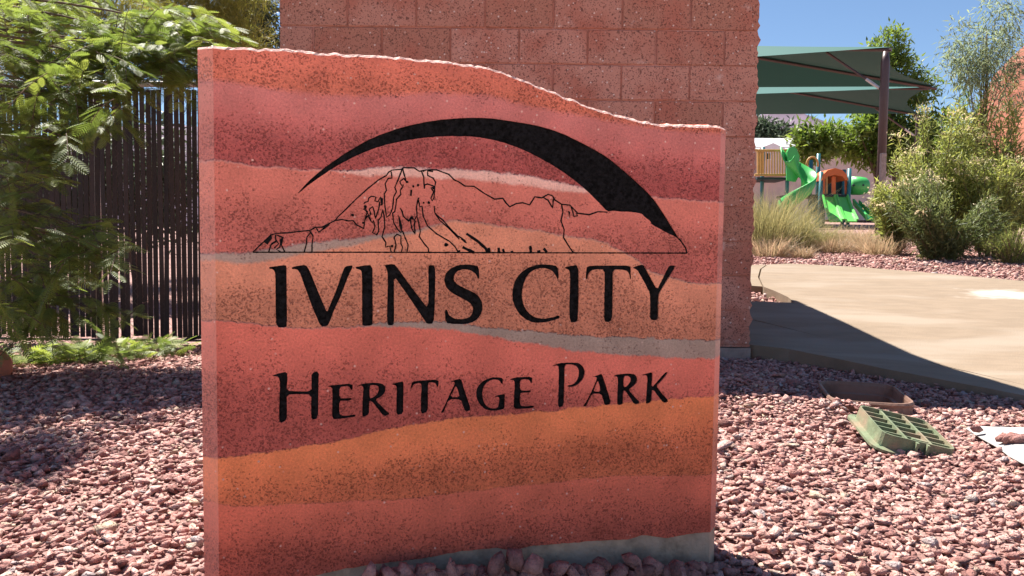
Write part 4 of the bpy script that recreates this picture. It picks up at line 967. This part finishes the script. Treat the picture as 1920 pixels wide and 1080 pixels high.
GR = [(1432, 470, 10.5, 45, 135, 700, M_grass, 'tall pale green grass tuft hard against the wall edge'), (1478, 462, 11.2, 50, 105, 700, M_grass, 'tall green grass tuft under the spiral slide'),
      (1455, 455, 13, 60, 130, 600, M_grass, 'pale grass tuft behind the two tall tufts by the wall'), (1525, 455, 11.5, 45, 62, 600, M_grass, 'medium green grass tuft left of the double slide foot'),
      (1570, 458, 12, 60, 45, 700, M_dry, 'straw-coloured grass patch in front of the double slide'), (1620, 462, 11.5, 60, 52, 700, M_dry, 'straw-coloured grass patch right of the double slide foot'),
      (1505, 482, 9.8, 22, 34, 260, M_dry, 'small dry tuft on the gravel below the green grass'), (1445, 482, 10, 40, 50, 400, M_dry, 'dry grass tuft at the gravel edge beside the wall'), (1560, 470, 11, 40, 40, 400, M_dry, 'low dry grass tuft between the grass and the shrubs'), (1650, 468, 10.6, 46, 48, 400, M_dry, 'dry grass tuft at the foot of the loose shrub')]
for px, py, Y_, w_, h_, n_, m_, lab in GR: grass('grass_tuft', lab, px, py, Y_, w_*1.55, h_*.78, int(n_*1.6), m_)

# ================================================================== PLAYGROUND, SHADE SAILS, HOUSE
M_green = mat('green_plastic', (.06, .42, .10), .38, .06, 3, spec=.5)
M_lime = mat('lime_plastic', (.12, .55, .10), .38, .06, 3, spec=.5)
M_teal = mat('teal_paint', (.03, .16, .19), .4, .08, 6, spec=.5)
M_orange = mat('orange_plastic', (.62, .14, .03), .45, .08, 4, spec=.4)
M_tan = mat('tan_rail', (.52, .30, .10), .5, .1, 8, spec=.4)
M_dark = mat('dark_panel', (.025, .045, .05), .6, .1, 6)
PY = 22.0
def pp(px, py, Y=PY): return at_y(px, py, Y)
pgc = gz(1540, PY); pg = empty('playground_set', pgc, 'green playground climbing set with spiral slide, double slide and orange roof', 'play set')
zg = float(ground_h(pp(1540, 420)[0], PY))
def post(px, pt, Y=PY, r_=.055, m_=M_teal):
    a = pp(px, pt, Y); zb = float(ground_h(a[0], Y))-.1
    return obj('post', *tube([(a[0], a[1], zb), tuple(a)], r_, 10), m_, pg, smooth=True)
for px, pt, Y_ in ((1478, 282, 22.3), (1535, 288, 22.6), (1540, 322, 22.0), (1593, 316, 22.0), (1583, 318, 23.2), (1546, 322, 23.2), (1431, 276, 23), (1521, 300, 23.4)): post(px, pt, Y_)
def deck(x0, x1, py, Y0, Y1, m_=M_dark):
    a = pp(x0, py, Y0); b_ = pp(x1, py, Y0); return obj('deck', *box((a[0]+b_[0])/2, (Y0+Y1)/2, a[2], abs(b_[0]-a[0]), Y1-Y0, .06), m_, pg)
deck(1540, 1593, 366, 22.0, 23.3); deck(1420, 1480, 334, 22.2, 23.4); deck(1480, 1540, 366, 22.3, 23.4)
# spiral slide: hood panel and a helical chute with raised lips
a = pp(1475, 342); b_ = pp(1499, 276)
hp_ = [pp(1476, 338, 21.9), pp(1476, 285, 21.9), pp(1480, 277, 21.9), pp(1488, 274, 21.9), pp(1494, 279, 21.9), pp(1499, 292, 21.9), pp(1498, 330, 21.9), pp(1492, 341, 21.9)]
def prism(P, th, nm, m_):
    P = np.array(P); k = len(P); V = np.concatenate((P, P+np.array((0, th, 0))))
    F = [tuple(range(k)), tuple(range(2*k-1, k-1, -1))]+[(i, k+i, k+(i+1) % k, (i+1) % k) for i in range(k)]
    return obj(nm, V, F, m_, pg)
hood = prism(hp_, .1, 'slide_hood', M_green)
for qx, qy in ((1480, 304), (1490, 304)):
    c = pp(qx, qy, 21.88); obj('bolt', *tube([c, c+np.array((0, -.03, 0))], .03, 8), M_dark, hood)
c0 = pp(1506, 355, 21.2); V = []; F = []; NS, NP = 30, 8
zt0, zt1 = pp(1500, 300, 21.3)[2], zg+.25
for i in range(NS):
    t = i/(NS-1); ang = R(140)-t*R(330); cx_, cy_ = c0[0]-.02, 21.6
    zc = zt0+(zt1-zt0)*t**.9
    for j in range(NP):
        u_ = j/(NP-1); rad = .10+.42*u_; lip = .34*(abs(u_*2-1)**3)*(1.25 if u_ > .5 else .5)
        V.append((cx_+rad*cos(ang), cy_+rad*sin(ang), zc+lip))
for i in range(NS-1):
    for j in range(NP-1): F.append((i*NP+j, i*NP+j+1, (i+1)*NP+j+1, (i+1)*NP+j))
o = obj('spiral_slide', V, F, M_green, pg, smooth=True); o.modifiers.new('thickness', 'SOLIDIFY').thickness = .04
# double slide
for side, (xa, xb, xc, xd) in enumerate(((1541, 1566, 1553, 1582), (1567, 1590, 1583, 1609))):
    tl, tr, bl, br = pp(xa, 371, 21.9), pp(xb, 371, 21.9), pp(xc, 417, 20.9), pp(xd, 417, 20.9)
    V = []; F = []
    for i in range(8):
        t = i/7; l_ = tl+(bl-tl)*t; r_ = tr+(br-tr)*t; sag = -.05*sin(pi*t)
        for u_, h_ in ((0, .06), (.06, .06), (.08, 0), (.92, 0), (.94, .06), (1, .06)):
            q_ = l_+(r_-l_)*u_; V.append((q_[0], q_[1], q_[2]+h_+sag))
    for i in range(7):
        for j in range(5): F.append((i*6+j, i*6+j+1, i*6+7+j, i*6+6+j))
    o = obj('slide_bed', V, F, M_lime, pg); o.modifiers.new('thickness', 'SOLIDIFY').thickness = .05
V = []; F = []
tl, tr, bl, br = pp(1598, 384, 21.9), pp(1612, 386, 22.3), pp(1622, 413, 21.2), pp(1642, 414, 21.6)
for t in np.linspace(0, 1, 6):
    l_ = tl+(bl-tl)*t; r_ = tr+(br-tr)*t
    for u_, h_ in ((0, .16), (.08, 0), (.92, 0), (1, .16)):
        q_ = l_+(r_-l_)*u_; V.append((q_[0], q_[1], q_[2]+h_))
for i in range(5):
    for j in range(3): F.append((i*4+j, i*4+j+1, i*4+5+j, i*4+4+j))
o = obj('side_slide', V, F, M_green, pg); o.modifiers.new('thickness', 'SOLIDIFY').thickness = .05
# tube tunnel
t0, t1 = pp(1594, 348, 22.3), pp(1628, 349, 22.3); rr = 17*22.3/FPX
k = np.array([t0, t0+(t1-t0)*.55, t0+(t1-t0)*.8, t0+(t1-t0)*.93, t1]); tb = obj('tunnel', *tube(k, np.array((1, 1, .93, .72, .3))*rr, 16), M_green, pg, smooth=True)
for qx in (1601, 1619): c = pp(qx, 347, 22.3-rr-.01); obj('porthole', *tube([c, c+np.array((0, .05, 0))], .03, 8), M_dark, tb)
# orange roof and side panels
P = [pp(1541, 338, 21.9), pp(1543, 328, 21.9), pp(1552, 319, 21.9), pp(1566, 315, 21.9), pp(1580, 319, 21.9), pp(1588, 328, 21.9), pp(1590, 338, 21.9), pp(1586, 338, 21.9), pp(1580, 331, 21.9), pp(1566, 328, 21.9), pp(1552, 331, 21.9), pp(1546, 338, 21.9)]
prism(P, 1.3, 'roof', M_orange)
for x0, x1, m_ in ((1543, 1547, M_orange), (1560, 1567, M_orange), (1585, 1589, M_orange), (1549, 1552, M_tan)):
    prism([pp(x0, 366, 22.05), pp(x1, 366, 22.05), pp(x1, 331, 22.05), pp(x0, 331, 22.05)], .05, 'panel', m_)
prism([pp(1541, 364, 23.3), pp(1592, 364, 23.3), pp(1592, 335, 23.3), pp(1541, 335, 23.3)], .05, 'back_panel', M_dark)
# tan guard rails at the left, arch
for py in (282, 328):
    a, b_ = pp(1415, py, 22.2), pp(1478, py, 22.2); obj('guard_rail', *tube([a, b_], .035, 8), M_tan, pg)
for px in range(1422, 1478, 5): obj('baluster', *tube([pp(px, 282, 22.2), pp(px, 328, 22.2)], .018, 6), M_tan, pg)
prism([pp(1420, 330, 22.6), pp(1432, 330, 22.6), pp(1432, 282, 22.6), pp(1420, 282, 22.6)], .05, 'panel', M_tan)
ac = pp(1523, 308, 22.5); obj('arch', *tube([ac+np.array((.16*cos(a), 0, .21*sin(a))) for a in np.linspace(-.3, pi+.3, 12)], .03, 6), M_tan, pg, smooth=True)
prism([pp(1521, 405, 22.6), pp(1531, 405, 22.6), pp(1531, 373, 22.6), pp(1521, 373, 22.6)], .05, 'panel', M_teal)
# shade sails
m, n, l, p = nt('sail_fabric'); p.inputs['Base Color'].default_value = (.010, .085, .074, 1); p.inputs['Roughness'].default_value = .8
t = n.new('ShaderNodeBsdfTranslucent'); t.inputs[0].default_value = (.03, .12, .10, 1); ms = n.new('ShaderNodeMixShader'); ms.inputs[0].default_value = .0
l.new(p.outputs[0], ms.inputs[1]); l.new(t.outputs[0], ms.inputs[2]); l.new(ms.outputs[0], n['Material Output'].inputs[0]); M_sail = m
M_post = mat('brown_steel', (.075, .045, .042), .4, .1, 4, spec=.5)
def sail(name, lab, A, Bc, Cc, Dc, Pk, postspec):
    t = empty(name, (A[0], A[1], float(ground_h(A[0], A[1]))), lab, 'shade sail', 'shade sails over the playground')
    A, Bc, Cc, Dc, Pk = (np.array(q_, float) for q_ in (A, Bc, Cc, Dc, Pk))
    for i, (u_, v_) in enumerate(((A, Bc), (Cc, A), (Dc, Cc), (Bc, Dc))):
        V = []; F = []; nn = 9
        for r_ in range(nn):
            for c_ in range(nn):
                a, b_ = r_/(nn-1), c_/(nn-1); e_ = u_+(v_-u_)*b_; cen_ = (A+Bc+Cc+Dc)/4
                e_ = e_+(cen_-e_)*.10*sin(pi*b_)
                q_ = Pk+(e_-Pk)*a; q_[2] -= .02*sin(pi*a); V.append(q_)
        for r_ in range(nn-1):
            for c_ in range(nn-1): F.append((r_*nn+c_, r_*nn+c_+1, (r_+1)*nn+c_+1, (r_+1)*nn+c_))
        o = obj('canopy_panel', V, F, M_sail, t, smooth=True)
    for e_ in (A, Bc, Cc, Dc): obj('rafter', *tube([Pk+np.array((0, 0, -.08)), e_+np.array((0, 0, -.06))], .035, 8), M_post, t)
    for e_, r_ in postspec:
        obj('post', *tube([(e_[0], e_[1], float(ground_h(e_[0], e_[1]))-.2), (e_[0], e_[1], e_[2]-.25), (e_[0], e_[1], e_[2]-.05)], [r_, r_, r_*.6], 12), M_post, t, smooth=True)
        s0 = np.array((e_[0], e_[1], e_[2]-.85)); s1 = e_+(Pk-e_)*.28+np.array((0, 0, -.1))
        st_ = obj('strut', *tube([s0, s1], .028, 6), M_post, t); obj('turnbuckle', *tube([s0+(s1-s0)*.08, s0+(s1-s0)*.3], .036, 6), M_galv, st_)
    return t
A1 = at_y(1672, 88, 16); zE = A1[2]
def at_zc(px, py, Z): return at_z(px, py, Z)
C1 = at_zc(1755, 162, zE); Bl1 = np.array((A1[0]-8.0, A1[1]+2.5, zE)); D1 = np.array((C1[0]-10.6, C1[1]+1.2, zE))
P1 = (A1+C1+Bl1+D1)/4; P1 = at_y(960+(P1[0]/P1[1])*FPX, 83, P1[1])
Apost = at_y(1661, 92, 16.0)
sail('shade_sail', 'nearer and higher green shade sail on a thick brown post', A1, Bl1, C1, D1, P1, ((Apost, .085), (np.array(D1), .08), (np.array(Bl1), .08)))
A2 = at_y(1742, 163, 23.0); zE2 = A2[2]; C2 = at_zc(1722, 213, zE2); B2 = np.array((A2[0]-9.5, A2[1]+2.2, zE2)); D2 = np.array((C2[0]-9.8, C2[1]+1.3, zE2))
P2 = (A2+B2+C2+D2)/4; P2 = at_y(960+(P2[0]/P2[1])*FPX, 158, P2[1])
sail('shade_sail', 'farther and lower green shade sail above the slides', A2, B2, C2, D2, P2, ((np.array(C2), .08), (np.array(D2), .08)))
# wooden stub post, house, low walls
sp0 = at_y(1656, 292, 15.5); tag(obj('timber_post', *box(sp0[0], 15.5, (sp0[2]+float(ground_h(sp0[0], 15.5)))/2, .10, .10, sp0[2]-float(ground_h(sp0[0], 15.5))+.1, bev=.01), mat('grey_timber', (.36, .29, .25), .9, .2, 20)), 'weathered grey timber post in front of the brown sail post', 'post')
HY = 48.0; M_wall = mat('stucco', (.62, .50, .44), .9, .08, 2); M_roofg = mat('grey_roof', (.42, .42, .44), .8, .08, 2, .02, 6); M_trim = mat('white_trim', (.8, .79, .77), .7, .05)
house = empty('house', gz(1470, HY), 'low pale house with grey roof and white gable beyond the playground', 'house')
def hb(x0, x1, y0, y1, Y0, th, nm, m_, par=None):
    a = at_y(x0, y1, Y0); b_ = at_y(x1, y0, Y0); return obj(nm, *box((a[0]+b_[0])/2, Y0+th/2, (a[2]+b_[2])/2, b_[0]-a[0], th, b_[2]-a[2]), m_, par or house)
wl2 = hb(1330, 1720, 278, 410, HY, 8, 'wall', M_wall)
a, b_ = at_y(1320, 279, HY-.6), at_y(1730, 279, HY-.6); c, d_ = at_y(1345, 258, HY+5), at_y(1500, 258, HY+5)
rf = obj('roof', [a, b_, at_y(1705, 262, HY+5), c, (a[0], HY+10, a[2]), (b_[0], HY+10, b_[2])], [(0, 1, 2, 3), (3, 2, 5, 4), (0, 3, 4), (1, 5, 2)], M_roofg, house)
gb = [at_y(1424, 282, HY-1.2), at_y(1474, 282, HY-1.2), at_y(1474, 279, HY-1.2), at_y(1450, 268, HY-1.2), at_y(1424, 278, HY-1.2)]
P = np.array(gb); V = np.concatenate((P, P+np.array((0, 2, 0)))); obj('gable', V, [(0, 1, 2, 3, 4), (9, 8, 7, 6, 5)]+[(i, 5+i, 5+(i+1) % 5, (i+1) % 5) for i in range(5)], M_trim, rf)
hb(1426, 1472, 282, 330, HY-1.1, 1.0, 'porch_wall', M_wall)
wdw = hb(1436, 1446, 286, 300, HY-1.16, .05, 'window', M_trim); hb(1437.5, 1444.5, 287.5, 298.5, HY-1.19, .02, 'pane', M_dark, wdw)
